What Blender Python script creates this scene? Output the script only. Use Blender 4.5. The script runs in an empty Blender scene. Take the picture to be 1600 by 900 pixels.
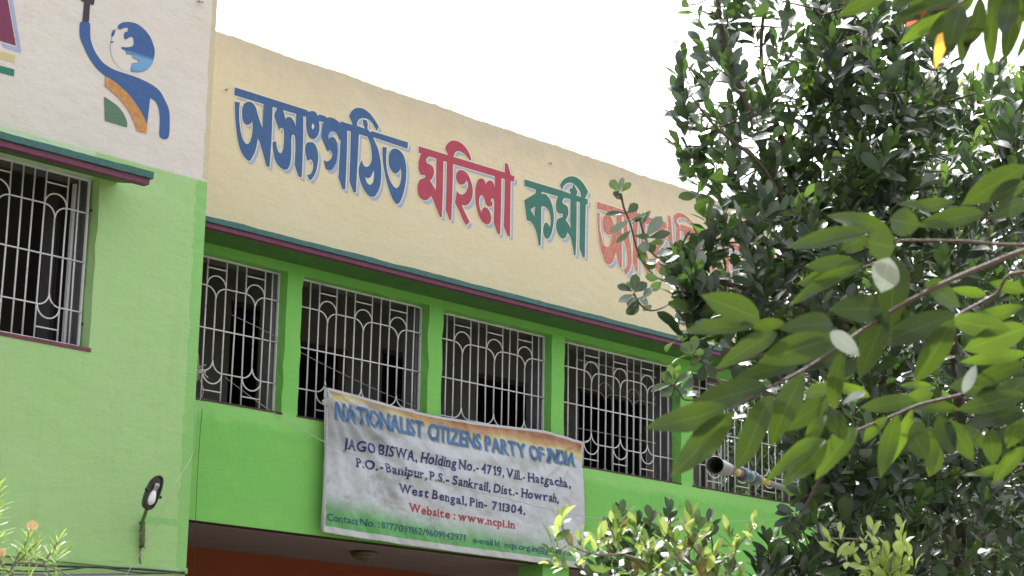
import bpy, bmesh, math, random
import numpy as np
from mathutils import Vector, Matrix, noise as mnoise
from mathutils.geometry import delaunay_2d_cdt
random.seed(7); rng = np.random.default_rng(7)
sc = bpy.context.scene
COL = sc.collection

# ------------------------------------------------------------------ camera
F_PX = 3111.0                                   # 70 mm lens, 1600 px frame
def _n(v): v = np.array(v, float); return v/np.linalg.norm(v)
_X = _n([3162, -818, F_PX]); _Z = _n([215, 12668, F_PX]); _Z = _n(_Z-_X*np.dot(_Z, _X)); _Y = np.cross(_Z, _X)
if _Y[2] < 0: _Y = -_Y
R = np.array([_X, _Y, _Z])                      # camera (right, up, forward) -> world
CAMP = np.array([0., -13., 1.6])
cd = bpy.data.cameras.new('camera'); cam = bpy.data.objects.new('camera', cd); COL.objects.link(cam)
cd.sensor_width = 36; cd.lens = 36*F_PX/1600; cd.clip_start = .1; cd.clip_end = 3000
rt, up, fw = R[:, 0], R[:, 1], R[:, 2]
m = Matrix(((rt[0], up[0], -fw[0], CAMP[0]), (rt[1], up[1], -fw[1], CAMP[1]), (rt[2], up[2], -fw[2], CAMP[2]), (0, 0, 0, 1)))
cam.matrix_world = m
cd.dof.use_dof = True; cd.dof.focus_distance = 17.0; cd.dof.aperture_fstop = 9.5
sc.camera = cam

# ------------------------------------------------------------------ light
SUN_EL, SUN_AZ = math.radians(58), math.radians(38)     # azimuth measured from +Y (behind the building) towards +X
w = bpy.data.worlds.new('World'); sc.world = w; w.use_nodes = True
nt = w.node_tree; nt.nodes.clear()
out = nt.nodes.new('ShaderNodeOutputWorld'); bg = nt.nodes.new('ShaderNodeBackground')
sky = nt.nodes.new('ShaderNodeTexSky'); sky.sky_type = 'NISHITA'; sky.sun_disc = False
sky.sun_elevation = SUN_EL; sky.sun_rotation = SUN_AZ; sky.air_density = 1.0; sky.dust_density = 5.0; sky.ozone_density = 1.0
hs = nt.nodes.new('ShaderNodeHueSaturation'); hs.inputs['Saturation'].default_value = .22; hs.inputs['Value'].default_value = 1.0
nt.links.new(sky.outputs[0], hs.inputs['Color']); nt.links.new(hs.outputs[0], bg.inputs[0]); bg.inputs[1].default_value = .15
nt.links.new(bg.outputs[0], out.inputs[0])
sd = bpy.data.lights.new('sun', 'SUN'); sun = bpy.data.objects.new('sun', sd); COL.objects.link(sun)
sd.energy = 2.2; sd.angle = math.radians(.6); sd.color = (1, .975, .94)
sdir = Vector((math.sin(SUN_AZ)*math.cos(SUN_EL), math.cos(SUN_AZ)*math.cos(SUN_EL), math.sin(SUN_EL)))
sun.rotation_euler = sdir.to_track_quat('Z', 'Y').to_euler()
sc.view_settings.view_transform = 'Standard'; sc.view_settings.look = 'None'
sc.view_settings.exposure = 1.70; sc.view_settings.gamma = 1

# ------------------------------------------------------------------ geometry from photo positions
def ray(px, py): return R@np.array([px-800., -(py-450.), F_PX])
def W(px, py, y=0.):                            # point on the vertical plane y = const
    r = ray(px, py); return CAMP+r*((y-CAMP[1])/r[1])
def P(px, py, d):                               # point at depth d in front of the camera
    return CAMP+ray(px, py)/F_PX*d

# ------------------------------------------------------------------ helpers
def link(o, parent=None):
    COL.objects.link(o)
    if parent is not None:
        o.parent = parent; o.location = Vector(o.location)-wloc(parent)
    return o
def wloc(o):
    v = Vector(o.location)
    while o.parent: o = o.parent; v = v+Vector(o.location)
    return v
def tag(o, label=None, cat=None, group=None, kind=None):
    if label: o['label'] = label
    if cat: o['category'] = cat
    if group: o['group'] = group
    if kind: o['kind'] = kind
    return o
def empty(name, loc, label, cat, group=None):
    o = bpy.data.objects.new(name, None); COL.objects.link(o); o.location = Vector(loc); o.empty_display_size = .2
    return tag(o, label, cat, group)
def mesh_obj(name, verts, faces, mat, parent=None, smooth=False, uv=None, origin=None):
    """verts in world coordinates"""
    v = np.array(verts, float).reshape(-1, 3)
    o0 = np.array(origin if origin is not None else (v.min(0)+v.max(0))/2)
    me = bpy.data.meshes.new(name)
    me.from_pydata((v-o0).tolist(), [], [list(map(int, f)) for f in faces])
    if smooth: me.polygons.foreach_set('use_smooth', [True]*len(me.polygons))
    if uv is not None:
        l = me.uv_layers.new(name='UVMap')
        idx = np.empty(len(me.loops), int); me.loops.foreach_get('vertex_index', idx)
        l.data.foreach_set('uv', np.array(uv, float)[idx].ravel())
    me.materials.append(mat); me.update()
    o = bpy.data.objects.new(name, me); o.location = o0
    return link(o, parent)
class MB:
    def __init__(s): s.v = []; s.f = []
    def add(s, v, f):
        b = len(s.v); s.v += [tuple(map(float, p)) for p in v]; s.f += [[b+i for i in q] for q in f]; return s
    def box(s, a, b):
        x0, y0, z0 = a; x1, y1, z1 = b
        return s.add([(x0,y0,z0),(x1,y0,z0),(x1,y1,z0),(x0,y1,z0),(x0,y0,z1),(x1,y0,z1),(x1,y1,z1),(x0,y1,z1)],
              [(0,3,2,1),(4,5,6,7),(0,1,5,4),(1,2,6,5),(2,3,7,6),(3,0,4,7)])
    def tube(s, pts, r, n=6, caps=True):
        pts = [np.array(p, float) for p in pts]
        if not hasattr(r, '__len__'): r = [r]*len(pts)
        t0 = _n(pts[1]-pts[0]); a = np.array([0, 0, 1.]) if abs(t0[2]) < .9 else np.array([1., 0, 0])
        nrm = _n(np.cross(t0, a)); vs = []
        for i, p in enumerate(pts):
            t = _n(pts[min(i+1, len(pts)-1)]-pts[max(i-1, 0)])
            nrm = _n(nrm-t*np.dot(nrm, t)); bn = np.cross(t, nrm)
            for k in range(n):
                a = 2*math.pi*k/n; vs.append(p+(nrm*math.cos(a)+bn*math.sin(a))*r[i])
        fs = [(i*n+k, i*n+(k+1) % n, (i+1)*n+(k+1) % n, (i+1)*n+k) for i in range(len(pts)-1) for k in range(n)]
        if caps: fs += [tuple(range(n))[::-1], tuple((len(pts)-1)*n+k for k in range(n))]
        return s.add(vs, fs)
    def lathe(s, prof, c, ax=(0, 0, 1), n=16):
        ax = _n(ax); a = np.array([0, 0, 1.]) if abs(ax[2]) < .9 else np.array([1., 0, 0]); u = _n(np.cross(ax, a)); v = np.cross(ax, u)
        c = np.array(c, float); vs = []
        for r, h in prof:
            for k in range(n):
                t = 2*math.pi*k/n; vs.append(c+ax*h+(u*math.cos(t)+v*math.sin(t))*r)
        return s.add(vs, [(i*n+k, i*n+(k+1) % n, (i+1)*n+(k+1) % n, (i+1)*n+k) for i in range(len(prof)-1) for k in range(n)])
    def build(s, name, mat, parent=None, smooth=False): return mesh_obj(name, s.v, s.f, mat, parent, smooth)
def box(name, a, b, mat, parent=None): return MB().box(a, b).build(name, mat, parent)

# ------------------------------------------------------------------ material helpers
def srgb(r, g, b):
    f = lambda c: (c/255/12.92) if c/255 <= .04045 else ((c/255+.055)/1.055)**2.4
    return (f(r), f(g), f(b), 1)
class NT:
    def __init__(s, name):
        s.m = bpy.data.materials.new(name); s.m.use_nodes = True; s.t = s.m.node_tree; s.t.nodes.clear()
        s.out = s.t.nodes.new('ShaderNodeOutputMaterial'); s.b = s.t.nodes.new('ShaderNodeBsdfPrincipled')
        s.t.links.new(s.b.outputs[0], s.out.inputs[0])
        s._g = None
    def new(s, t, **k):
        n = s.t.nodes.new(t)
        for a, b in k.items(): setattr(n, a, b)
        return n
    def lk(s, a, b): s.t.links.new(a, b)
    def put(s, sock, v):
        if hasattr(v, 'node') or isinstance(v, bpy.types.NodeSocket): s.lk(v, sock)
        else: sock.default_value = v
    def pos(s):
        if s._g is None: s._g = s.new('ShaderNodeNewGeometry')
        return s._g.outputs['Position']
    def island(s):
        s.pos(); return s._g.outputs['Random Per Island']
    def sep(s, v=None):
        n = s.new('ShaderNodeSeparateXYZ'); s.lk(v or s.pos(), n.inputs[0]); return n.outputs
    def noise(s, scale, detail=3, rough=.55, vec=None, stretch=None, dist=0):
        n = s.new('ShaderNodeTexNoise'); n.inputs['Scale'].default_value = scale; n.inputs['Detail'].default_value = detail
        n.inputs['Roughness'].default_value = rough; n.inputs['Distortion'].default_value = dist
        v = vec or s.pos()
        if stretch:
            mp = s.new('ShaderNodeMapping'); mp.inputs['Scale'].default_value = stretch; s.lk(v, mp.inputs[0]); v = mp.outputs[0]
        s.lk(v, n.inputs['Vector']); return n.outputs['Fac']
    def math(s, op, a, b=0., c=0., clamp=False):
        n = s.new('ShaderNodeMath', operation=op); n.use_clamp = clamp
        s.put(n.inputs[0], a); s.put(n.inputs[1], b); s.put(n.inputs[2], c); return n.outputs[0]
    def step(s, a, lo, hi):
        n = s.new('ShaderNodeMapRange', interpolation_type='SMOOTHSTEP'); s.put(n.inputs[0], a)
        n.inputs[1].default_value = lo; n.inputs[2].default_value = hi; return n.outputs[0]
    def mix(s, f, a, b, mode='MIX'):
        n = s.new('ShaderNodeMix', data_type='RGBA', blend_type=mode); s.put(n.inputs[0], f); s.put(n.inputs[6], a); s.put(n.inputs[7], b); return n.outputs[2]
    def bump(s, h, strength=.3, dist=.01, prev=None):
        n = s.new('ShaderNodeBump'); n.inputs['Strength'].default_value = strength; n.inputs['Distance'].default_value = dist
        s.lk(h, n.inputs['Height'])
        if prev: s.lk(prev, n.inputs['Normal'])
        return n.outputs[0]
    def fin(s, col=None, rough=.7, normal=None, spec=.5, metal=0.):
        if col is not None: s.put(s.b.inputs['Base Color'], col)
        s.put(s.b.inputs['Roughness'], rough); s.b.inputs['Specular IOR Level'].default_value = spec; s.put(s.b.inputs['Metallic'], metal)
        if normal is not None: s.lk(normal, s.b.inputs['Normal'])
        return s.m
def plaster_bump(n, k=1.):
    a = n.noise(5, 5, .6, stretch=(1, 1, 1.6)); b = n.noise(38, 4, .65); c = n.noise(190, 2, .5)
    h = n.math('ADD', n.math('MULTIPLY', a, 1.3), n.math('ADD', n.math('MULTIPLY', b, .20), n.math('MULTIPLY', c, .05)))
    # scattered trowel ridges
    v = n.noise(14, 2, .5, stretch=(1.4, 1, .7), dist=1.6); rdg = n.math('SUBTRACT', 1, n.math('MULTIPLY', n.math('ABSOLUTE', n.math('SUBTRACT', v, .5)), 22), clamp=True)
    msk = n.step(n.noise(2.2, 2), .48, .66); h = n.math('ADD', h, n.math('MULTIPLY', n.math('MULTIPLY', rdg, msk), .045))
    return n.bump(h, .34*k, .028)
def simple(name, col, rough=.6, metal=0., nz=.12, scale=20, bump=0., spec=.5):
    n = NT(name); f = n.noise(scale, 4, .6)
    c2 = tuple(max(0, c*(1-nz*2.2)) for c in col[:3])+(1,)
    return n.fin(n.mix(f, c2, tuple(min(1, c*(1+nz)) for c in col[:3])+(1,)), rough, n.bump(f, bump, .01) if bump else None, spec, metal)

CREAM = (.66, .585, .385, 1); GREEN = (.15, .52, .095, 1)
def m_main_upper():
    n = NT('cream_wall_paint'); x, y, z = n.sep()
    c = n.mix(n.noise(1.1, 4, .6), (.69, .59, .395, 1), (.76, .66, .47, 1))
    c = n.mix(n.step(n.noise(7, 5, .7, stretch=(1, 1, 2.5)), .52, .8), c, (.68, .60, .43, 1))
    # weathered, pinkish-grey band along the top of the parapet, and run-off stains
    top = n.math('ADD', z, n.math('MULTIPLY', n.noise(4, 4, .6), .5))
    c = n.mix(n.math('MULTIPLY', n.step(top, 7.55, 7.98), .55), c, (.52, .44, .37, 1))
    st = n.step(n.noise(9, 3, .6, stretch=(2.6, 1, .16)), .54, .76)
    c = n.mix(n.math('MULTIPLY', n.math('MULTIPLY', st, n.step(z, 6.6, 7.8)), .17), c, (.40, .35, .28, 1))
    c = n.mix(n.math('MULTIPLY', n.step(n.math('SUBTRACT', 6.7, z), 0, .8), .12), c, (.70, .62, .36, 1))
    v = n.noise(3.1, 6, .7, dist=.8); crk = n.math('SUBTRACT', 1, n.math('MULTIPLY', n.math('ABSOLUTE', n.math('SUBTRACT', v, .5)), 160), clamp=True)
    mk = n.math('MULTIPLY', n.step(n.noise(.9, 2), .52, .62), n.step(z, 7.1, 7.4))
    c = n.mix(n.math('MULTIPLY', n.math('MULTIPLY', crk, mk), .5), c, (.28, .24, .2, 1))
    return n.fin(c, .85, plaster_bump(n, .9), .3)
def m_main_green():
    n = NT('bright_green_wall_paint'); x, y, z = n.sep()
    c = n.mix(n.noise(1.6, 4, .65), (.165, .50, .105, 1), (.225, .56, .125, 1))
    c = n.mix(n.math('MULTIPLY', n.step(n.noise(3.2, 3, .6), .55, .75), .55), c, (.27, .56, .085, 1))
    c = n.mix(n.math('MULTIPLY', n.step(n.noise(30, 3, .6, stretch=(.5, 1, 2)), .6, .75), .25), c, (.33, .62, .2, 1))
    st = n.step(n.noise(8, 3, .6, stretch=(2.2, 1, .22)), .56, .76)
    c = n.mix(n.math('MULTIPLY', n.math('MULTIPLY', st, n.math('SUBTRACT', 1, n.step(n.math('ABSOLUTE', n.math('SUBTRACT', z, 4.3)), .1, .45))), .22), c, (.10, .26, .07, 1))
    # paler chalky render just under the sills
    e = n.math('ADD', z, n.math('MULTIPLY', n.noise(7, 4, .7), .22))
    band = n.math('MULTIPLY', n.step(e, 4.47, 4.56), n.math('SUBTRACT', 1, n.step(z, 4.50, 4.60)))
    c = n.mix(n.math('MULTIPLY', band, .5), c, (.32, .66, .2, 1))
    return n.fin(c, .75, plaster_bump(n, 1.1), .35)
def m_wing():
    n = NT('pale_wall_paint_over_green'); x, y, z = n.sep(); nz = n.noise(9, 4, .6); nz2 = n.noise(45, 3, .6)
    cream = n.mix(n.noise(1.3, 4, .65), (.66, .60, .565, 1), (.78, .72, .67, 1))
    cream = n.mix(n.math('MULTIPLY', n.step(n.noise(2.4, 3, .6), .5, .7), .5), cream, (.74, .65, .54, 1))
    cream = n.mix(n.math('MULTIPLY', n.step(n.noise(3.1, 4, .7), .58, .75), .3), cream, (.62, .65, .7, 1))
    g = n.mix(n.noise(1.2, 4, .6), (.33, .555, .205, 1), (.405, .615, .29, 1))
    g = n.mix(n.math('MULTIPLY', n.step(n.noise(2.1, 3, .6), .5, .75), .5), g, (.34, .62, .20, 1))
    st = n.step(n.noise(7, 3, .6, stretch=(2.4, 1, .18)), .56, .78)
    g = n.mix(n.math('MULTIPLY', st, .16), g, (.24, .42, .17, 1))
    wob = n.math('MULTIPLY', n.math('SUBTRACT', nz, .5), .10)
    # bright green touched-in strip beside the corner
    s1 = n.step(n.math('ADD', x, wob), 9.02, 9.03)
    # horizontal touched-in smear beside the lamp bracket
    s2 = n.math('MULTIPLY', n.step(n.math('ADD', x, wob), 8.66, 8.68), n.math('MULTIPLY', n.step(n.math('ADD', z, n.math('MULTIPLY', wob, .5)), 3.405, 3.415), n.math('SUBTRACT', 1, n.step(n.math('ADD', z, n.math('MULTIPLY', wob, .5)), 3.465, 3.475))))
    g = n.mix(n.math('MULTIPLY', n.math('MAXIMUM', s1, s2), .5), g, (.16, .50, .11, 1))
    pale = n.math('MULTIPLY', n.math('SUBTRACT', 1, n.step(n.math('ADD', x, n.math('MULTIPLY', wob, .3)), 8.065, 8.075)), n.step(z, 5.90, 5.905))
    g = n.mix(n.math('MULTIPLY', pale, .62), g, (.62, .74, .58, 1))
    zz = n.math('ADD', z, n.math('MULTIPLY', n.math('SUBTRACT', nz2, .5), .014))
    c = n.mix(n.step(zz, 6.172, 6.196), g, cream)
    # thin yellowish seam where the two buildings meet
    c = n.mix(n.math('MULTIPLY', n.step(n.math('ADD', x, n.math('MULTIPLY', wob, .6)), 9.07, 9.085), n.step(z, 6.19, 6.2)), c, (.60, .53, .38, 1))
    v = n.noise(2.3, 6, .7, dist=1.2); crk = n.math('SUBTRACT', 1, n.math('MULTIPLY', n.math('ABSOLUTE', n.math('SUBTRACT', v, .5)), 170), clamp=True)
    c = n.mix(n.math('MULTIPLY', n.math('MULTIPLY', crk, n.step(n.noise(.8, 2), .5, .6)), .35), c, (.3, .28, .25, 1))
    return n.fin(c, .78, plaster_bump(n, 1.15), .35)
def m_paint(name, col, base, wear=.0, col2=None, strength=1.):
    n = NT(name); c = n.mix(n.noise(6, 4, .6), tuple(k*.9 for k in col[:3])+(1,), tuple(min(1, k*1.1) for k in col[:3])+(1,))
    if col2: c = n.mix(n.step(n.noise(22, 4, .75, dist=.4), .44, .62), c, col2)
    if wear: c = n.mix(n.math('MULTIPLY', n.step(n.noise(26, 5, .8, stretch=(1.5, 1, .8), dist=.5), .62-wear*.3, .80-wear*.22), strength), c, base)
    return n.fin(c, .6, plaster_bump(n, .8), .4)
M = {}
M['cream'] = m_main_upper(); M['green'] = m_main_green(); M['wing'] = m_wing()
M['teal'] = simple('teal_edge_paint', (.045, .155, .145, 1), .65, 0, .25, 25, .4)
M['maroon'] = simple('maroon_edge_paint', (.20, .055, .115, 1), .65, 0, .3, 30, .4)
M['soffit'] = simple('painted_shade_green_soffit', (.075, .22, .045, 1), .8, 0, .2, 6, .3)  # wall green darkened, shade under the awning put into the colour
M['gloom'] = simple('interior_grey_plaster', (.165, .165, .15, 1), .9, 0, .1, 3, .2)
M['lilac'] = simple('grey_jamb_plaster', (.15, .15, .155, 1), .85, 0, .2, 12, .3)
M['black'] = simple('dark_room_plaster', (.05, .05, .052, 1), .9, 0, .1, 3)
M['wood'] = simple('dark_door_paint', (.035, .03, .028, 1), .6, 0, .2, 8)
gm = NT('grey_white_grille_paint'); gcol = gm.mix(gm.noise(30, 4, .6), (.60, .60, .65, 1), (.82, .82, .88, 1))
gcol = gm.mix(gm.math('MULTIPLY', gm.step(gm.noise(17, 5, .75), .60, .70), .8), gcol, (.16, .10, .075, 1)); gcol = gm.mix(gm.math('MULTIPLY', gm.step(gm.noise(5, 3, .6), .6, .75), .35), gcol, (.30, .28, .27, 1))
M['grille'] = gm.fin(gcol, .5, gm.bump(gm.noise(60, 3), .2, .003), .4)
M['rust'] = simple('weathered_brown_sill', (.10, .055, .05, 1), .85, 0, .4, 25, .5)
M['sillm'] = simple('maroon_sill_paint', (.19, .05, .075, 1), .7, 0, .3, 30, .4)
M['redroom'] = simple('brick_red_porch_paint', (.26, .050, .016, 1), .8, 0, .12, 3, .2)
M['ceil'] = simple('grey_porch_ceiling_paint', (.26, .22, .235, 1), .85, 0, .12, 3, .2)
M['conc'] = simple('roof_concrete', (.3, .28, .25, 1), .9, 0, .2, 8, .4)
M['bark'] = simple('grey_brown_bark', (.10, .075, .055, 1), .85, 0, .35, 30, .6)
M['barkg'] = simple('pale_twig_bark', (.22, .19, .15, 1), .8, 0, .3, 40, .5)
M['twigr'] = simple('reddish_twig_bark', (.10, .058, .04, 1), .65, 0, .3, 40, .4)
M['metal_dark'] = simple('black_lamp_enamel', (.02, .02, .022, 1), .4)
M['pipe_green'] = simple('green_overpainted_pipe', (.15, .20, .09, 1), .6, 0, .4, 40, .3)
M['cable'] = simple('black_cable_sheath', (.03, .03, .03, 1), .6)
M['wire'] = simple('galvanised_wire', (.48, .46, .42, 1), .45)
M['brass'] = simple('brown_lamp_rim', (.09, .075, .05, 1), .4)
M['bowl'] = simple('cloudy_glass_bowl', (.13, .12, .085, 1), .35)
M['bulb'] = simple('milky_white_bulb', (.78, .78, .8, 1), .25, 0, .02)
M['steel'] = simple('dull_steel', (.4, .39, .37, 1), .4, .6)
M['pgrey'] = simple('grey_plastic_pipe', (.22, .22, .225, 1), .5, 0, .2, 20)
M['pyel'] = simple('ochre_pipe_tape', (.50, .33, .10, 1), .6, 0, .25, 30)
M['pblue'] = simple('dark_blue_coupling', (.035, .07, .13, 1), .35, 0, .2, 20)
M['pbrown'] = simple('rusty_pipe_ring', (.16, .07, .055, 1), .7, 0, .3, 40)
M['pin'] = simple('pipe_inside_dark', (.09, .085, .085, 1), .8)

# ------------------------------------------------------------------ ground and setting
g = NT('earth_and_grass'); gc = g.mix(g.step(g.noise(.35, 6, .65), .42, .6), (.20, .165, .12, 1), (.07, .10, .04, 1))
MG = g.fin(g.mix(g.noise(6, 5, .7), gc, (.13, .11, .08, 1)), .95, g.bump(g.noise(12, 5, .7), .6, .05))
gv, gf = [], []
NG = 48; ext = 900.
for i in range(NG+1):
    for j in range(NG+1):
        a, b = (i/NG*2-1), (j/NG*2-1); xx = 10+ext*a*abs(a)**1.4; yy = ext*b*abs(b)**1.4
        gv.append((xx, yy, 0.05*mnoise.noise(Vector((xx*.15, yy*.15, 0)))-.03-.0*abs(a)))
for i in range(NG):
    for j in range(NG): k = i*(NG+1)+j; gf.append((k, k+NG+1, k+NG+2, k+1))
tag(mesh_obj('ground', gv, gf, MG), 'brown earth and patchy grass around the building', kind='structure')
path = simple('cement_path', (.38, .36, .32, 1), .9, 0, .15, 6, .4)
tag(box('path', (-4, -3.2, -.2), (20, -1.0, .06), path), 'cement apron along the foot of the building', kind='structure')

# ------------------------------------------------------------------ walls
def wall(name, x0, x1, z0, z1, holes, y0, y1, mat, parent, step=.14, jit=.005, seed=1):
    rr = random.Random(seed)
    def lines(a, b, extra):
        s = sorted(set([a, b]+[e for e in extra if a < e < b])); o = [s[0]]
        for p, q in zip(s, s[1:]):
            k = max(1, int(round((q-p)/step)))
            o += [p+(q-p)*i/k for i in range(1, k+1)]
        return o
    xs = lines(x0, x1, [e for h in holes for e in h[:2]]); zs = lines(z0, z1, [e for h in holes for e in h[2:]])
    inside = lambda x, z: any(h[0] < x < h[1] and h[2] < z < h[3] for h in holes)
    nx, nz = len(xs), len(zs); V = []
    eps = 1e-6
    for yy in (y0, y1):
        for i, x in enumerate(xs):
            for j, z in enumerate(zs):
                dx = dz = dy = 0
                for h in holes:
                    onx = min(abs(x-h[0]), abs(x-h[1])) < eps and h[2]-eps <= z <= h[3]+eps
                    onz = min(abs(z-h[2]), abs(z-h[3])) < eps and h[0]-eps <= x <= h[1]+eps
                    if onx: dx = rr.gauss(0, jit)
                    if onz: dz = rr.gauss(0, jit)
                V.append((x+dx, yy+dy, z+dz))
    idx = lambda s, i, j: s*nx*nz+i*nz+j
    full = [[not inside((xs[i]+xs[i+1])/2, (zs[j]+zs[j+1])/2) for j in range(nz-1)] for i in range(nx-1)]
    Fc = []
    for i in range(nx-1):
        for j in range(nz-1):
            if not full[i][j]: continue
            Fc.append((idx(0, i, j), idx(0, i+1, j), idx(0, i+1, j+1), idx(0, i, j+1)))
            Fc.append((idx(1, i, j), idx(1, i, j+1), idx(1, i+1, j+1), idx(1, i+1, j)))
            g_ = lambda a, b: 0 <= a < nx-1 and 0 <= b < nz-1 and full[a][b]
            if not g_(i-1, j): Fc.append((idx(0, i, j), idx(0, i, j+1), idx(1, i, j+1), idx(1, i, j)))
            if not g_(i+1, j): Fc.append((idx(0, i+1, j), idx(1, i+1, j), idx(1, i+1, j+1), idx(0, i+1, j+1)))
            if not g_(i, j-1): Fc.append((idx(0, i, j), idx(1, i, j), idx(1, i+1, j), idx(0, i+1, j)))
            if not g_(i, j+1): Fc.append((idx(0, i, j+1), idx(0, i+1, j+1), idx(1, i+1, j+1), idx(1, i, j+1)))
    return mesh_obj(name, V, Fc, mat, parent)

main = empty('office_building', (14, 0, 0), 'long two-storey hall with cream parapet, bright green walls and a row of five grilled windows', 'building')
WX = [(9.0, 10.387), (10.560, 12.052), (12.220, 13.682), (13.858, 15.622), (15.806, 17.79)]
ZS, ZT = 4.535, 5.775
XR = 18.35                                        # right end of the building
wall('wall', 8.5, XR, 3.555, 5.858, [(a, b, ZS, ZT) for a, b in WX], 0, .12, M['green'], main, seed=3)
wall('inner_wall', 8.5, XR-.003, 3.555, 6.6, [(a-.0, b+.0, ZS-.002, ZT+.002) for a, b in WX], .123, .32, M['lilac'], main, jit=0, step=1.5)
# parapet with a slightly uneven top edge
pv, pf = [], []; npx = 260
for i in range(npx+1):
    x = 8.5+(XR-8.5)*i/npx; tz = 7.712+.016*mnoise.noise(Vector((x*1.7, 0, 3)))+.009*mnoise.noise(Vector((x*9, 1, 3)))+.006*mnoise.noise(Vector((x*23, 1, 7)))
    for yy, zz in ((0, 5.858), (0, 6.4), (0, 7.0), (0, tz-.012), (.012, tz), (.17, tz), (.18, tz-.01), (.18, 5.858)): pv.append((x, yy, zz))
for i in range(npx):
    for k in range(8): a, b = i*8+k, i*8+(k+1) % 8; pf.append((a, b, b+8, a+8))
pf += [tuple(range(8)), tuple(npx*8+k for k in range(8))[::-1]]
mesh_obj('parapet', pv, pf, M['cream'], main)
box('roof_slab', (8.5, .34, 6.6), (XR-.01, 7, 6.75), M['conc'], main)
MB().box((8.5, .125, 3.56), (XR-.01, 7, 3.69)).build('floor_slab', M['ceil'], main)

def edge_strip(name, x0, x1, y, z0, z1, depth, mat, parent, seed, n=120, amp=.003):
    v, f = [], []
    for i in range(n+1):
        x = x0+(x1-x0)*i/n
        a = amp*mnoise.noise(Vector((x*14, seed, 0)))+amp*mnoise.noise(Vector((x*3, seed, 5)))*1.5; b = amp*.6*mnoise.noise(Vector((x*14, seed, 9)))
        v += [(x, y+b, z0+b), (x, y+b, z1+a), (x, y+depth, z1+a*.3), (x, y+depth, z0)]
    for i in range(n):
        for k in range(4): a, b = i*4+k, i*4+(k+1) % 4; f.append((a, b, b+4, a+4))
    f += [(0, 1, 2, 3), tuple(n*4+k for k in (3, 2, 1, 0))]
    return mesh_obj(name, v, f, mat, parent)
def awning(parent, x0, x1, yw, out, zt, zb, zw, dx=0, seed=0):
    """concrete sunshade: teal nosing over a recessed maroon strip, underside green with shade painted in"""
    y = yw-out; zm = zb+(zt-zb)*.47
    edge_strip('awning_nosing', x0, x1, y, zm, zt, .06, M['teal'], parent, seed, amp=.0045)
    edge_strip('awning_drip_edge', x0, x1-dx, y+.022, zb, zm-.0015, .07, M['maroon'], parent, seed+3, amp=.0035)
    xb = x1-dx-.004
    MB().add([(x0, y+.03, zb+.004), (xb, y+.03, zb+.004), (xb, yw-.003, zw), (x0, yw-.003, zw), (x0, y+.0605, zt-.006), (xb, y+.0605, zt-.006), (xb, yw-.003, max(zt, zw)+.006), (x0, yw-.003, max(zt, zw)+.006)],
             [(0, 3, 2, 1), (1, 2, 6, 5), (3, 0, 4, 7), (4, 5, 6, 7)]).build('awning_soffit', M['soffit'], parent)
awning(main, 9.14, XR+.3, 0, .45, 5.926, 5.842, 5.850, seed=1)

# porch below: recessed red wall, grey ceiling, pillar
box('porch_wall', (8.5, 1.5, 0.05), (XR-.02, 1.62, 3.556), M['redroom'], main)
box('porch_ceiling', (8.5, .127, 3.545), (XR-.02, 1.497, 3.557), M['ceil'], main)
xa, xb_ = W(848, 888)[0], W(889, 890)[0]
box('porch_pillar', (xa+.0, -.0, .05), (xb_, .32, 3.5535), M['green'], main)
box('porch_beam_lip', (9.1, .004, 3.5505), (XR-.05, .12, 3.5535), M['wood'], main)

# room behind the windows
YB = 1.75
def backhole(pxa, pxb, pyh, pyb): # opening in the back wall seen through the windows
    a = W(pxa, pyh, YB); b = W(pxb, pyh+(pxb-pxa)*.2, YB); return (a[0], b[0], 3.75, a[2])
bh = [backhole(362, 417, 478, 0), backhole(464, 541, 540, 0), backhole(598, 662, 553, 0), backhole(744, 838, 590, 0), backhole(905, 1012, 612, 0)]
XB = W(1075, 650, YB)[0]
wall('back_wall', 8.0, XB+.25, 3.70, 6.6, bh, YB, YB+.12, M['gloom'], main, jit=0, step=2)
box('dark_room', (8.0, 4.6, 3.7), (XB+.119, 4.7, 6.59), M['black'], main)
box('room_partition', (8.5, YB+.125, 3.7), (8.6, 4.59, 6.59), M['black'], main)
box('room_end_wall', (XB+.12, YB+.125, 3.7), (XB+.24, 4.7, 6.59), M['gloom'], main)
for i, h in enumerate(bh):                      # door leaves with vertical boards, half open
    x0, x1, z0, z1 = h
    box('door_frame', (x0, YB-.02, z1-.001), (x1, YB+.13, z1+.05), M['wood'], main)
    box('door_leaf', (x0+.02, YB+.14, z0), (x0+.06, YB+.14+(x1-x0)*.48, z1-.03), M['wood'], main)
wall('end_wall', .34, 4.7, 3.70, 6.59, [(.5, 1.7, 4.55, 6.3), (2.0, 4.4, 4.55, 6.3)], 0, .15, M['gloom'], main, jit=0, step=2)
ew = [o for o in main.children if o.name.startswith('end_wall')][0]
for v in ew.data.vertices:                      # swing it to run back from the facade at the right end
    p = v.co+Vector(ew.location)+Vector(main.location); q = Vector((XR-.2+p.y, p.x, p.z)); v.co = q-Vector((XR, 2, 5))
ew.location = Vector((XR, 2, 5))-Vector(main.location)

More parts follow.
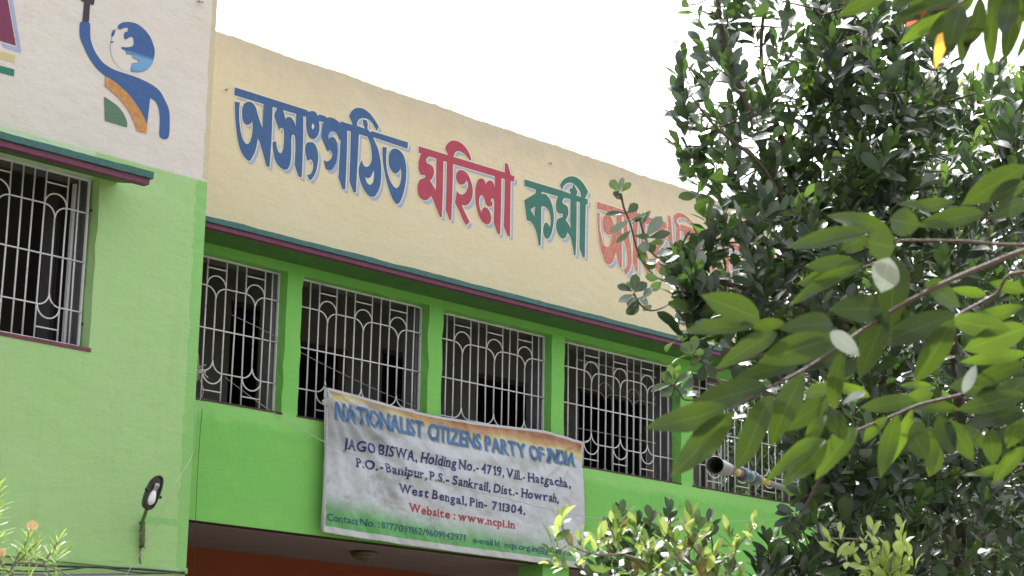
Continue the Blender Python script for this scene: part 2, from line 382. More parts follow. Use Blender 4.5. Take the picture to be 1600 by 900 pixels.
# ------------------------------------------------------------------ window grilles
def rod(name, pts, r, parent, mat=None, n=6):
    return MB().tube(pts, r, n).build(name, mat or M['grille'], parent, True)
def grille(parent, y, z0, z1, xs, kinds, xl, xr_, label, rb=.0068):
    G = bpy.data.objects.new('window_grille', None); G.location = Vector(((xl+xr_)/2, y, z0)); link(G, parent); G['label'] = label
    H = z1-z0; t1 = z1-.205*H; t2 = z0+.205*H; mid = (z0+z1)/2
    fr = MB()
    for (a, b) in (((xl, y-.008, z1-.014), (xr_, y+.012, z1)), ((xl, y-.008, z0), (xr_, y+.012, z0+.014)), ((xr_-.014, y-.0085, z0+.014), (xr_, y+.012, z1-.014)), ((xl, y-.0085, z0+.014), (xl+.014, y+.012, z1-.014))): fr.box(a, b)
    fr.build('frame', M['grille'], G)
    jz = lambda: random.gauss(0, .0026)
    tri = []; i = 0
    while i < len(xs):
        if kinds[i] == 'a': tri.append((xs[i], xs[i+1], xs[i+2])); i += 3
        else: i += 1
    for x, k in zip(xs, kinds):
        if k == 'c': continue
        rod('bar', [(x+jz(), y, z0+.006), (x+jz(), y, mid), (x+jz(), y, z1-.006)], rb, G)
    rod('crossbar', [(xl, y-.009, mid), (xr_, y-.009, mid)], rb*.95, G)
    prev = xl; segs = []
    for a, c, b in tri: segs.append((prev, a)); prev = b
    segs.append((prev, xr_))
    for zz in (t1, t2):
        for p, q in segs:
            if q-p > .03: rod('crossbar', [(p, y-.009, zz), (q, y-.009, zz)], rb*.9, G)
    for a, c, b in tri:
        r = (b-a)/2; c = (a+b)/2
        if c+r < xl: continue
        rod('bar', [(c, y, t2+r), (c, y, t1-r)], rb, G)
        for zc, s in ((t1, 1), (t2, -1)):
            rod('arch', [(c+r*math.cos(math.pi*k/12), y-.004, zc+s*r*.98*math.sin(math.pi*k/12)) for k in range(13)], rb*.9, G)
            for e, xe in ((1, a), (-1, b)):
                rod('curl', [(xe+e*r*math.sin(math.pi/2*k/6), y-.004, zc-s*r+s*r*math.cos(math.pi/2*k/6)) for k in range(7)], rb*.9, G)
        for zz in (z1-.075*H, z0+.075*H): rod('crossbar', [(a, y-.003, zz), (b, y-.003, zz)], rb*.9, G)
    for f in (.14, .82): box('fixing_lug', (xr_, y-.005, z0+f*H-.008), (xr_+.03, y+.01, z0+f*H+.010), M['rust'], G)
    return G
GY = .105; S = .1035
def sp(*x): return list(x)
grille(main, GY, 4.553, 5.772, [9.40, 9.515, 9.619, 9.716, 9.818, 9.927, 10.031, 10.13, 10.229, 10.31], 'ppacbpacbp', 9.2, 10.385, 'grille with two arched motifs in view, half hidden by the corner of the taller building')
grille(main, GY, 4.553, 5.772, [10.731, 10.831, 10.931, 11.033, 11.138, 11.246, 11.35, 11.448, 11.554, 11.661, 11.766, 11.868, 11.96], 'pacbpacbpacbp', 10.56, 12.05, 'grille with a corner of the banner tied in front of its lower left')
grille(main, GY, 4.553, 5.772, [12.369, 12.467, 12.573, 12.682, 12.785, 12.892, 13.0, 13.105, 13.205, 13.308, 13.412, 13.511, 13.599], 'pacbpacbpacbp', 12.22, 13.68, 'grille rising above the middle of the banner')
grille(main, GY, 4.553, 5.772, [14.023, 14.145, 14.255, 14.363, 14.469, 14.574, 14.688, 14.794, 14.898, 14.999, 15.108, 15.207, 15.307, 15.418, 15.537], 'ppacbpacbpacbpp', 13.86, 15.645, 'grille to the right of the banner, wholly in view to its sill')
grille(main, GY, 4.553, 5.772, [15.93+.118*k for k in range(15)], 'ppacbpacbpacbpp', 15.81, 17.76, 'grille behind the pipe, open to the trees behind')
G6 = grille(main, YB-.1, 4.553, 6.1, [15.93+.118*k for k in range(22)], 'ppacbpacbpacbppacbpppp', 15.81, 18.2, 'second grille on the far side of the end veranda')
for i, (a, b) in enumerate(WX):
    edge_strip('window_sill', a-.012, b+.008, -.003, ZS-.004, ZS+.013, .12, M['rust'], main, 30+i, n=30, amp=.004)
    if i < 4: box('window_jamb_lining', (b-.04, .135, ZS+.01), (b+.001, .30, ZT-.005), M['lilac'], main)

# ------------------------------------------------------------------ taller building on the left
wing = empty('tall_building', (6.5, -.5, 0), 'taller building at the left with pinkish cream top and pale green wall', 'building')
XC = 9.128; YW = -.5
wall('wall', 0, XC, 3.105, 9.6, [(4.6, 8.128, 4.655, 5.99)], YW, YW+.13, M['wing'], wing, seed=8)
box('side_wall', (XC-.2, YW+.131, 3.11), (XC-.002, 7, 9.59), M['cream'], wing)
wall('inner_wall', 0, XC-.21, 3.11, 9.6, [(4.6, 8.128, 4.653, 5.992)], YW+.133, YW+.33, M['lilac'], wing, jit=0, step=2)
box('lower_wall', (0, YW+.004, .05), (XC-.004, YW+.3, 3.062), M['wing'], wing)
edge_strip('wall_ledge', 0, XC-.001, YW-.022, 3.063, 3.104, .3, M['wing'], wing, 50, amp=.004)
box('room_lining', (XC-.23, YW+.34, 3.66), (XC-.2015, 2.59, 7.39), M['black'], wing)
box('roof_slab', (0, YW+.34, 7.4), (XC-.21, 7, 7.55), M['conc'], wing)
box('floor_slab', (0, YW+.34, 3.5), (XC-.21, 7, 3.65), M['conc'], wing)
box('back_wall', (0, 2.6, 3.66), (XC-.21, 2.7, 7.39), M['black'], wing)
awning(wing, 0, 8.302, YW, .45, 5.982, 5.885, 5.985, dx=.02, seed=12)
xs0 = [7.418, 7.522, 7.618, 7.719, 7.816, 7.912, 8.016]; k0 = 'bppacbp'
more = [7.418-.103*i for i in range(1, 20)]; pat = 'capp'  # going left
kk = ''.join(('capppcapppcapppcappp')[i] for i in range(19))
grille(wing, YW+.10, 4.675, 5.985, more[::-1]+xs0, kk[::-1]+k0, 4.62, 8.106, 'long grille of the left hand window under the sunshade')
edge_strip('window_sill', 4.5, 8.145, YW-.008, 4.632, 4.66, .13, M['sillm'], wing, 60, n=60, amp=.003)
sh = MB(); sh.box((8.045, YW+.22, 4.7), (8.066, YW+.25, 5.97)); sh.build('window_frame', M['grille'], wing)
box('window_pane', (8.067, YW+.235, 4.7), (8.127, YW+.24, 5.97), M['lilac'], wing)
fr = MB(); fr.box((7.90, YW+.37, 4.7), (7.93, YW+.41, 5.97)); fr.box((8.02, YW+.37, 4.7), (8.04, YW+.41, 5.97)); fr.build('window_frame', M['wood'], wing)
box('shutter', (7.931, YW+.385, 4.7), (8.019, YW+.395, 5.97), M['black'], wing)

# ------------------------------------------------------------------ painted lettering (traced strokes laid on the wall plane)
def smooth(s, k=5):
    pts = []
    for t in s.split():
        c = t.endswith('*'); t = t.rstrip('*'); a, b = t.split(','); pts.append((float(a), float(b), c))
    n = len(pts); o = []
    for i in range(n):
        p0, p1, p2, p3 = pts[i-1], pts[i], pts[(i+1) % n], pts[(i+2) % n]
        a = np.array(p1[:2]); b = np.array(p2[:2])
        if p1[2] and p2[2]: o.append(tuple(a)); continue
        ta = np.zeros(2) if p1[2] else (b-np.array(p0[:2]))/2
        tb = np.zeros(2) if p2[2] else (np.array(p3[:2])-a)/2
        if p1[2]: ta = (b-a)*.6
        if p2[2]: tb = (b-a)*.6
        L = np.linalg.norm(b-a)
        for t_ in (ta, tb):
            l = np.linalg.norm(t_)
            if l > L: t_ *= L/l
        for j in range(k):
            t = j/k; h = (2*t**3-3*t**2+1, t**3-2*t**2+t, -2*t**3+3*t**2, t**3-t**2)
            o.append(tuple(a*h[0]+ta*h[1]+b*h[2]+tb*h[3]))
    return o
def area(p): return sum(p[i-1][0]*p[i][1]-p[i][0]*p[i-1][1] for i in range(len(p)))/2
def offs(p, d):
    if area(p) < 0: p = p[::-1]
    n = len(p); o = []
    for i in range(n):
        a, b, c = np.array(p[i-1]), np.array(p[i]), np.array(p[(i+1) % n])
        u, v = b-a, c-b; lu, lv = np.linalg.norm(u), np.linalg.norm(v)
        if lu < 1e-9 or lv < 1e-9: o.append(tuple(b)); continue
        n1 = np.array([u[1], -u[0]])/lu; n2 = np.array([v[1], -v[0]])/lv; q = n1+n2; l = np.dot(q, q)
        o.append(tuple(b+(q*2/max(l, 1.3))*d) if l > 1e-6 else tuple(b))
    return o
def region(fills, holes, d=0., sh=(0, 0)):
    V, Fc = [], []
    for k, lst in enumerate((fills, holes)):
        for p in lst:
            q = offs(p, d if k == 0 else -d); 
            if area(q) < 0: q = q[::-1]
            b = len(V); V += [Vector((x+sh[0], y+sh[1])) for x, y in q]; Fc.append(list(range(b, b+len(q))))
    r = delaunay_2d_cdt(V, [], Fc, 1, 1e-4, True)
    nf = len(fills); tris = [f for f, o in zip(r[2], r[5]) if any(i < nf for i in o) and not any(i >= nf for i in o)]
    if d > 0:
        ar = lambda vv, tt: sum(abs(area([tuple(vv[k]) for k in t])) for t in tt)
        if ar(r[0], tris) < ar(*region(fills, holes, 0)) and d > .3:
            return region(fills, [], d, sh) if holes else region(fills, [], d*.8, sh)
    return r[0], tris
def paint(name, layers, y, parent, lab=None):
    """layers: (fills, holes, outset, shift, material, lift)"""
    top = None
    for i, (fl, ho, d, s, mat, lift) in enumerate(layers):
        vs, ts = region(fl, ho, d, s)
        pts = [W(v.x, v.y, y-lift) for v in vs]
        o = mesh_obj(name if top is None else ('outline' if i == 1 else 'drop_shadow'), pts, [t[::-1] if area([tuple(vs[k]) for k in t]) > 0 else t for t in ts], mat, top or parent)
        if top is None: top = o; 
        if top is o and lab: o['label'] = lab
    return top
def word(name, strokes, holes, ox, oy, sc_, mat, y, parent, lab, omat, smat, sft=(4.3, 6.0), outl=1.6):
    cv = lambda s: [(ox+x/sc_, oy+y_/sc_) for x, y_ in smooth(s)]
    if isinstance(strokes, list) and isinstance(strokes[0], tuple):
        fl = [[(a+x/c, b+y_/c) for x, y_ in smooth(s)] for (s, a, b, c) in strokes]; ho = [[(a+x/c, b+y_/c) for x, y_ in smooth(s)] for (s, a, b, c) in holes]
    else: fl = [cv(s) for s in strokes]; ho = [cv(s) for s in holes]
    tiny = [h for h in ho if abs(area(h)) > 6]
    return paint(name, [(fl, ho, 0, (0, 0), mat, .0045), (fl, tiny, outl, (0, 0), omat, .003), (fl, tiny, 0., sft, smat, .0015)], y, parent, lab)
CB = (.64, .57, .39, 1)
P_blue = m_paint('blue_letter_paint', (.040, .105, .27, 1), CB, .02, (.038, .115, .27, 1)); P_red = m_paint('red_letter_paint', (.42, .045, .085, 1), (.52, .25, .17, 1), .22, None, .5)
P_grn = m_paint('green_letter_paint', (.035, .165, .13, 1), CB, .02); P_fred = m_paint('faded_red_letter_paint', (.55, .14, .11, 1), (.62, .42, .30, 1), .62, None, .75)
P_out = m_paint('cream_outline_paint', (.74, .69, .54, 1), CB); P_sh = m_paint('grey_blue_shadow_paint', (.36, .42, .58, 1), CB, .04)
A_ = (362, 134, 6.); B_ = (492, 164, 5.293)
blue = [(s,)+A_ for s in (
 '30,14* 712,230* 712,250* 690,290* 300,172* 24,87*',
 '28,148* 78,156* 71,230 73,330 86,430 108,505 140,545 168,530 188,470 197,400 195,345 190,312* 180,350 150,368 118,350 100,300 98,225 115,172 155,148 195,160 225,200 243,260 265,330 290,395* 298,160* 385,185* 374,500 355,765* 325,750* 290,620 265,540 247,475* 240,530 225,600 200,660 170,702 145,695 110,655 80,595 58,510 45,420 34,300',
 '430,205* 402,262 403,300 425,360 446,420* 455,400 470,396 486,410 491,460 488,540 480,600 462,632 440,618 424,575 418,518* 384,528* 386,590 402,680 435,745 480,782 515,786 542,755 556,690 560,600 560,500 568,462 580,456 592,475 597,520 597,600 590,740* 626,850* 658,860* 668,600 672,440 672,285* 692,292* 690,225* 605,215* 605,262* 600,385* 588,340 560,300 528,292 500,312* 496,270 475,215*',
 '700,245 735,240 760,236 790,250 808,290 820,340 824,400 815,450 790,490 760,502 730,485 708,440 698,380 698,300',
 '795,285* 825,268* 868,280* 900,305* 875,345* 815,330*',
 '690,570 705,535 740,528 775,540 800,590 812,660 805,740 785,820 755,870 733,888* 706,835* 735,830 755,800 765,750 755,705 735,690 712,706* 698,660 690,615')]
blue += [(s,)+B_ for s in (
 '112,280* 112,255 122,228 150,215 182,232 205,290* 218,290* 216,150* 190,135 160,112 120,102 88,115 70,150 60,200 58,270 78,318 106,385* 122,370 143,392 144,425 125,455 100,468 75,455* 92,530* 130,537 158,512 180,460 188,400 186,340 175,290 150,265',
 '216,135* 330,172* 325,206* 268,206* 265,400 252,700* 228,696* 195,600* 203,450 212,300*',
 '298,190* 365,235* 352,500 340,725* 318,720* 285,630* 292,450',
 '310,158* 440,205* 470,235* 436,262* 365,242* 310,225* 268,210* 268,180*',
 '283,95* 300,55 330,30 365,23 410,35 460,75 500,130 530,180* 512,215* 495,185 475,150 440,118 395,108 365,120 350,150 352,185* 318,168* 300,130',
 '395,118* 430,128* 438,160 436,195 452,235* 480,262* 440,262* 418,205 402,165',
 '430,250* 475,255* 500,310 525,370 545,470 550,560 545,640 530,700 500,750 465,760 430,735 395,680 370,610 362,540 372,490 388,455* 405,500 430,512 455,495 470,450 468,380 455,310',
 '470,215* 772,310* 766,362* 485,268* 450,240*',
 '560,345* 595,352* 590,430 592,500 605,570 630,640 665,685 690,678 708,640 715,580 712,515* 695,550 670,568 640,550 615,505 610,440 620,390 650,362 690,368 730,410 752,480 757,560 750,650 730,740 705,800 680,820 650,790 620,720 590,620 570,520 560,430')]
bh_ = [('762,352 775,380 762,410 750,382',)+A_, ('415,595* 440,606 465,590 485,540* 490,580 480,640 455,660 430,640',)+B_]
word('painted_lettering', blue, bh_, 0, 0, 1, P_blue, 0, main, 'blue Bengali word with a grey-blue drop shadow, first of the four on the parapet', P_out, P_sh)
word('painted_lettering', [
 '52,75* 330,160* 790,300* 895,340* 888,388* 860,380* 720,340* 355,232* 205,185* 52,132*',
 '80,125* 60,175 50,225 52,285 72,325 105,330* 112,345 90,358 62,372 44,410 40,460 55,515 85,545 120,550 148,530 158,505* 180,550 205,615 238,697* 256,700* 265,450 270,190* 208,175* 205,350 205,475* 180,425 152,378* 175,350 187,305 180,262 155,238 128,225* 118,205 125,180 148,165*',
 '300,195* 355,222* 350,450 338,722* 322,722* 288,630* 295,450',
 '283,95* 300,60 330,32 365,25 410,38 455,75 490,125 515,190* 500,205* 485,180 450,140 405,118 375,128 360,160* 358,190* 315,165* 300,130',
 '415,285 450,290 485,325 510,380 525,440 525,510 505,565 470,595 430,590* 455,650 500,740* 470,772* 440,720 405,640 370,570* 390,465* 405,490 435,500 465,480 485,430 482,390 470,370* 460,400 430,415 400,400 382,360 382,320 395,295',
 '600,358 625,368 642,412* 660,382 690,378 712,405 722,445* 722,330* 780,345* 776,600 768,848* 745,845* 710,745* 714,650 716,560* 706,535 690,540* 686,552 700,575 692,602 662,604 642,580 630,540 612,510 597,508 585,535 584,590 597,640 610,668* 612,630 632,612 660,625 683,670 690,715 678,750 652,763 615,742 582,690 560,615 550,540 549,460 562,395 578,366',
 '810,222* 835,230* 862,330* 858,600 855,870* 832,862* 798,775* 805,600 808,400'], [], 645, 215, 5.6235, P_red, 0, main, 'crimson Bengali word, second of the four on the parapet', P_out, P_sh)
word('painted_lettering', [
 '48,65* 425,178* 520,213* 683,265* 683,320* 655,315* 500,262* 385,237* 220,190* 48,130*',
 '163,155* 220,175* 220,212* 262,215 302,262 330,340 343,430 338,520 322,600 300,648 275,663 252,645 236,595 240,535 255,503 278,503 303,545* 311,510 308,440 292,385 265,350 235,336 218,340* 216,550 210,732* 190,727* 175,630 150,550 112,492 72,475* 45,275* 160,205*',
 '390,225* 370,280 364,335 372,385 395,408 430,410* 432,440 405,452* 380,465 366,510 370,570 395,630 430,660 460,650 475,610 480,590* 510,650 530,730 545,825* 562,828* 570,600 573,275* 510,250* 510,560* 490,510 462,475* 480,440 490,400 485,350 465,325 438,312* 430,285 440,262 465,245*',
 '605,280* 665,290* 660,500 655,850* 635,848* 600,755* 603,500',
 '405,125* 430,80 470,48 515,35 565,43 615,78 655,130 688,190* 658,255* 615,242* 612,205 590,160 545,112* 515,98 475,105 440,135 428,175*',
 '540,110* 582,190* 568,235* 515,220* 500,160* 525,155*'], ['110,368* 155,338* 150,440*'], 812, 270, 6.425, P_grn, 0, main, 'dark green Bengali word, third of the four on the parapet', P_out, P_sh)
E_ = (925, 305, 6.207); F_ = (1040, 320, 5.622)
word('painted_lettering', [(s,)+E_ for s in (
 '50,62* 340,155* 720,262* 728,330* 480,262* 300,205* 50,130*',
 '50,168* 78,175* 74,250 80,340 98,425 125,490 150,503 172,480 188,420 190,360* 170,385 145,375 112,335 102,270 110,215 145,185 180,205 210,270 225,340 235,400 238,190* 290,200* 290,400 290,705* 262,700* 245,620 235,560 226,560* 215,620 190,660 160,672 130,650 95,560 70,450 55,300',
 '310,205* 345,215* 345,320 375,480 385,600 375,700 330,775* 308,725* 340,680 345,600 328,500 308,420',
 '395,180* 380,160* 438,130* 445,260* 440,400 445,740* 425,735* 395,660* 400,400',
 '480,250* 520,262* 515,400 500,450 520,520 555,640 562,760* 530,765* 500,680 480,600 478,420',
 '600,290* 640,300 690,310 715,360 712,420 690,480 655,520 640,600 670,660 716,690* 722,780* 660,765 615,700 598,600 610,520 650,470 660,400 640,350 600,350',
 '740,190* 765,210* 788,520* 760,520* 735,420*',
 '790,240 795,200 830,172 880,180 930,215 985,270* 965,290* 920,240 870,215 830,225 822,260* 850,300 850,560* 815,560* 812,300')]
 + [(s,)+F_ for s in (
 '130,170* 470,290* 800,420* 800,470* 470,345* 130,230*', '150,240* 250,265* 235,640* 205,560* 200,330*', '255,300* 295,310* 292,655* 262,640*', '380,330* 430,345* 440,520 425,620 400,560 385,440',
 '520,340* 560,350* 555,560* 585,640* 560,700* 530,560*', '590,430* 640,450* 640,560 610,620 585,540', '690,470* 740,480* 735,700* 700,660*', '770,430* 810,445* 815,720* 780,700*')], [], 0, 0, 1, P_fred, 0, main, 'faded pinkish red Bengali word running behind the leaves, last of the four', P_out, P_sh)

PC = (.62, .55, .5, 1)
E_blue = m_paint('emblem_blue_paint', (.042, .11, .31, 1), PC)
lb = NT('emblem_graded_blue_paint'); zl = lb.sep()[2]; zg = [W(200, y_, YW)[2] for y_ in (112, 92, 78)]
lc_ = lb.mix(lb.step(lb.math('ADD', zl, lb.math('MULTIPLY', lb.noise(12, 3), .03)), zg[0], zg[1]), (.10, .30, .62, 1), (.17, .36, .62, 1)); lc_ = lb.mix(lb.step(zl, zg[1]+.03, zg[2]+.01), lc_, (.042, .11, .31, 1)); E_lblue = lb.fin(lc_, .6, plaster_bump(lb, .8), .4)
E_or = m_paint('emblem_orange_paint', (.55, .19, .07, 1), (.58, .40, .15, 1), .5, (.50, .33, .09, 1), .8); E_gr = m_paint('emblem_green_paint', (.10, .19, .12, 1), PC)
E_dk = m_paint('emblem_dark_paint', (.05, .03, .05, 1), PC); E_mar = m_paint('maroon_letter_paint', (.20, .035, .09, 1), PC); E_lil = m_paint('lilac_shadow_paint', (.36, .41, .62, 1), PC)
E_yel = m_paint('yellow_stripe_paint', (.62, .52, .24, 1), PC, .3, (.6, .5, .3, 1)); E_teal = m_paint('teal_stripe_paint', (.02, .20, .13, 1), PC)
def emb(strokes, mat, lift, sh=None, base=(110, 0, 4.09), name='painted_emblem', lab=None, parent=None, holes=()):
    ox, oy, s_ = base
    fl = [[(ox+x/s_, oy+y_/s_) for x, y_ in smooth(s)] for s in strokes]; ho = [[(ox+x/s_, oy+y_/s_) for x, y_ in smooth(s)] for s in holes]
    return paint(name, [(fl, ho, 0, (0, 0), mat, lift)], YW, parent or wing, lab)
em = emb(['62,145 80,135 105,138 125,150 127,200 130,250 145,300 170,350 210,400 260,435 320,460 385,480 450,505 520,540 570,580 605,640 630,700 635,760 632,860 620,885 600,890 575,878 568,850 572,770 565,700 545,650 510,625* 502,700 490,800* 460,730 410,650 350,580 290,525 225,488* 170,440 120,370 85,300 62,240 58,190'], E_blue, .003, lab='blue painted figure with a raised arm holding a torch beside a globe')
emb(['68,-30* 150,-30* 155,5* 148,34* 126,27* 119,140* 77,135* 88,12* 68,5*'], E_dk, .0045, parent=em, name='torch_handle')
globe = ['305,165 330,145 370,140 420,150 470,185 510,235 535,300 538,350 520,410 480,450 430,462 385,455* 390,425 396,404 430,400 435,385 418,378 400,370 395,350 360,345 355,325 330,312 330,300 360,302 395,295 405,275 400,240 385,235 350,252 342,225 350,205 365,200 368,180 345,178 315,188',
         '262,232 266,205 282,188 283,215 272,232', '258,262 268,264 278,264 266,276']
emb(globe[:1], E_blue, .003, parent=em, name='globe_sea'); emb(globe[1:], E_blue, .003, parent=em, name='globe_sea')
emb(['362,322 400,318 450,322 500,318 534,330 536,360 520,410 480,448 430,460 388,453* 392,425 398,406 431,402 437,385 402,369 396,348 362,343'], E_lblue, .0045, parent=em, name='globe_sea')
ring = [(396+143*math.cos(a)*.98, 300+161*math.sin(a)) for a in np.linspace(math.radians(96), math.radians(232), 26)]
ro = [(x-2.4, y) for x, y in ring][::-1]
emb([' '.join('%.1f,%.1f*' % p for p in ring+ro)], E_blue, .0045, parent=em, name='globe_outline')
emb(['222,488* 250,500 310,545 370,600 430,680 470,750 492,800* 487,853* 425,838* 405,780 365,700 310,630 260,585 220,550*'], E_or, .0045, parent=em, name='orange_band')
emb(['215,618* 260,645 310,685 345,735 362,780 362,815* 220,772*'], E_gr, .003, parent=em, name='green_wedge')
Hb = (0, 0, 6.92)
lt = emb(['-400,-200* 50,-200* 85,0* 172,492* -10,436* -60,300* -200,260* -230,380* -400,330*'], E_mar, .004, base=Hb, name='painted_letter', lab='maroon letter with lilac shadow cut off by the left edge of the photo')
emb(['70,-200* 132,-15* 140,0* 232,572* 42,515* 8,462* 188,512* 98,0* 60,-200*'], E_lil, .002, base=Hb, parent=lt, name='drop_shadow')
emb(['-400,440* 0,558* 165,598* 158,675* 0,634* -400,520*'], E_yel, .003, base=Hb, name='painted_stripe', lab='pale yellow stripe under the maroon letter')
emb(['-400,600* 0,708* 156,750* 152,825* 0,785* -400,680*'], E_teal, .003, base=Hb, name='painted_stripe', lab='green stripe under the yellow one')

# nails and hooks in the walls
for i, (px, py, y, what, lb) in enumerate([(309, 2, YW, 'wall_hook', 'small double wire hook at the top of the pinkish wall'), (352, 140, 0, 'wall_nail', 'small nail in the cream wall left of the blue lettering'), (858, 255, 0, 'wall_hook', 'stubby rusty hook above the green word on the cream parapet')]):
    c = W(px, py, y); mb = MB(); mb.tube([c, c+np.array([0, -.04, -.004]), c+np.array([-.015, -.05, -.015]), c+np.array([-.02, -.04, -.03])], .006, 5)
    if i == 0: mb.tube([c+np.array([.03, 0, 0]), c+np.array([.03, -.04, -.004]), c+np.array([.015, -.05, -.02])], .005, 5)
    tag(mb.build(what, M['steel'], None), lb, 'hook' if i != 1 else 'nail')
# ------------------------------------------------------------------ banner
b_tl, b_tm, b_tr = W(512, 606, -.10), W(700, 655, -.10), W(912, 690, -.10)
top_pts = [(510, 604), (560, 617), (620, 635), (680, 649), (740, 659), (800, 666), (850, 672), (885, 681), (913, 690)]
bot_pts = [(504, 831), (560, 841), (640, 853), (720, 864), (800, 874), (860, 882), (915, 889)]
TX = np.array([W(*p, -.10)[0] for p in top_pts]); TZ = np.array([W(*p, -.10)[2] for p in top_pts])
BX = np.array([W(*p, -.08)[0] for p in bot_pts]); BZ = np.array([W(*p, -.08)[2] for p in bot_pts])
X0, X1 = (TX[0]+BX[0])/2, (TX[-1]+BX[-1])/2
def ban_edges(u):
    return (np.interp(TX[0]+(TX[-1]-TX[0])*u, TX, TZ), np.interp(BX[0]+(BX[-1]-BX[0])*u, BX, BZ))
def ban_y(x, z):
    """cloth relief: sag, tension creases fanning from the tied corners, small crumples"""
    u = (x-X0)/(X1-X0); zt, zb = ban_edges(min(max(u, 0), 1)); v = (z-zb)/(zt-zb)
    y = -.075-.02*math.sin(math.pi*min(max(u, 0), 1))*(1-.3*v)
    a = math.atan2(zt-z+.002, max(x-X0, .002)); r = math.hypot(x-X0, zt-z)
    fan = 0
    for a0, wd, am in ((.28, .045, .020), (.50, .05, .028), (.75, .05, .026), (1.05, .06, .018), (1.32, .06, .012)):
        fan += 1.15*am*math.exp(-((a-a0)/(wd*1.5))**2)*math.exp(-((r-.8)/.75)**2)*min(1, r/.45)
    y -= fan
    zr = ban_edges(1)[0]; a = math.atan2(zr+.0-z+.002, max(X1-x, .002)); r = math.hypot(X1-x, zr-z); fan = 0
    for a0, wd, am in ((.35, .06, .020), (.62, .05, .024), (.85, .055, .022), (1.15, .06, .016)):
        fan += 1.0*am*math.exp(-((a-a0)/(wd*1.5))**2)*math.exp(-((r-.55)/.45)**2)*min(1, r/.4)
    y -= fan
    # long horizontal drape under the headline
    y -= .020*math.exp(-((v-.80+.10*math.sin(u*4))/.05)**2)*math.sin(math.pi*u)
    y -= .018*math.exp(-((v-.52-.25*(u-.3))/.06)**2)*math.exp(-((u-.45)/.3)**2)
    y += .011*(mnoise.noise(Vector((x*2.2, z*3.0, 1)))+.5*mnoise.noise(Vector((x*6-z*3, z*7, 4)))+.3*mnoise.noise(Vector((x*15, z*17, 8))))
    y -= .010*abs(mnoise.noise(Vector((x*3.1+z*2.2, z*2.4-x*1.2, 11))))*2-.006*abs(mnoise.noise(Vector((x*6.5, z*8.0+x*3, 15))))*2
    return y
nb = NT('printed_banner_cloth'); tcx = nb.new('ShaderNodeUVMap'); ux, vy, _ = nb.sep(tcx.outputs[0])
n1 = nb.noise(1.4, 4, .6); n2 = nb.noise(4, 4, .65); nw = nb.math('MULTIPLY', nb.math('SUBTRACT', n1, .5), .16)
base = nb.mix(n2, (.43, .45, .50, 1), (.60, .62, .67, 1))
# saffron band printed along the top (thicker to the right), green along the bottom
ts = nb.math('ADD', nb.math('ADD', vy, nw), nb.math('MULTIPLY', nb.math('SUBTRACT', ux, .25), .09))
c = nb.mix(nb.step(ts, .88, .95), base, (.56, .49, .20, 1)); c = nb.mix(nb.step(ts, .93, .975), c, (.44, .25, .10, 1)); c = nb.mix(nb.step(ts, .975, 1.02), c, (.30, .12, .055, 1))
gs = nb.math('ADD', nb.math('SUBTRACT', .30, vy), nb.math('ADD', nw, nb.math('MULTIPLY', nb.math('POWER', nb.math('ABSOLUTE', nb.math('SUBTRACT', ux, .0)), .5), -.10)))
c = nb.mix(nb.step(gs, -.02, .16), c, (.10, .36, .10, 1))
# grime blown over the cloth, with shading of the folds painted in at upper left
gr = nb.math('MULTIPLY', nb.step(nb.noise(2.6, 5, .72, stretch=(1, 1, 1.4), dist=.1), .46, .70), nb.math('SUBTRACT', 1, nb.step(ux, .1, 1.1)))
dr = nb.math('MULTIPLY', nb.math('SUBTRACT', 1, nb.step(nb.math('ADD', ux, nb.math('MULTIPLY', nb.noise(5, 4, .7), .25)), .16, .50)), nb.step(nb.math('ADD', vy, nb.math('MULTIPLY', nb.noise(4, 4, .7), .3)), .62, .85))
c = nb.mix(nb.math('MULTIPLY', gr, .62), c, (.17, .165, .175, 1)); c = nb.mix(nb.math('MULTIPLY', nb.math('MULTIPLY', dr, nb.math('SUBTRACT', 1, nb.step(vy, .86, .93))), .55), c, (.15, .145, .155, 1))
c = nb.mix(nb.math('MULTIPLY', nb.step(nb.noise(26, 4, .7), .55, .8), .18), c, (.28, .27, .28, 1))
hem = nb.math('MAXIMUM', nb.math('SUBTRACT', 1, nb.step(vy, .044, .048)), nb.math('MAXIMUM', nb.math('SUBTRACT', 1, nb.step(ux, .008, .011)), nb.math('MAXIMUM', nb.step(vy, .978, .984), nb.step(ux, .992, .995))))
c = nb.mix(hem, c, (.50, .50, .52, 1))
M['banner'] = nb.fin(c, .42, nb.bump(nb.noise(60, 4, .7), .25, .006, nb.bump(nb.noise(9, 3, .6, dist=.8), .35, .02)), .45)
ban = empty('hanging_banner', (float((X0+X1)/2), -.08, float(BZ.min())), 'creased white printed party banner with saffron top and green bottom tied across the grilles', 'banner')
NU, NV = 330, 130; bv, bf, uv = [], [], []
for i in range(NU+1):
    u = i/NU; zt, zb = ban_edges(u)
    for j in range(NV+1):
        v = j/NV; x = (BX[0]+(BX[-1]-BX[0])*u)*(1-v)+(TX[0]+(TX[-1]-TX[0])*u)*v; z = zb+(zt-zb)*v
        bv.append((x, ban_y(x, z), z)); uv.append((u, v))
nn = len(bv)
for i in range(NU):
    for j in range(NV):
        k = i*(NV+1)+j; bf.append((k, k+NV+1, k+NV+2, k+1))
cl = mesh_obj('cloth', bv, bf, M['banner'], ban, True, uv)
so = cl.modifiers.new('thickness', 'SOLIDIFY'); so.thickness = .0012; so.offset = 1

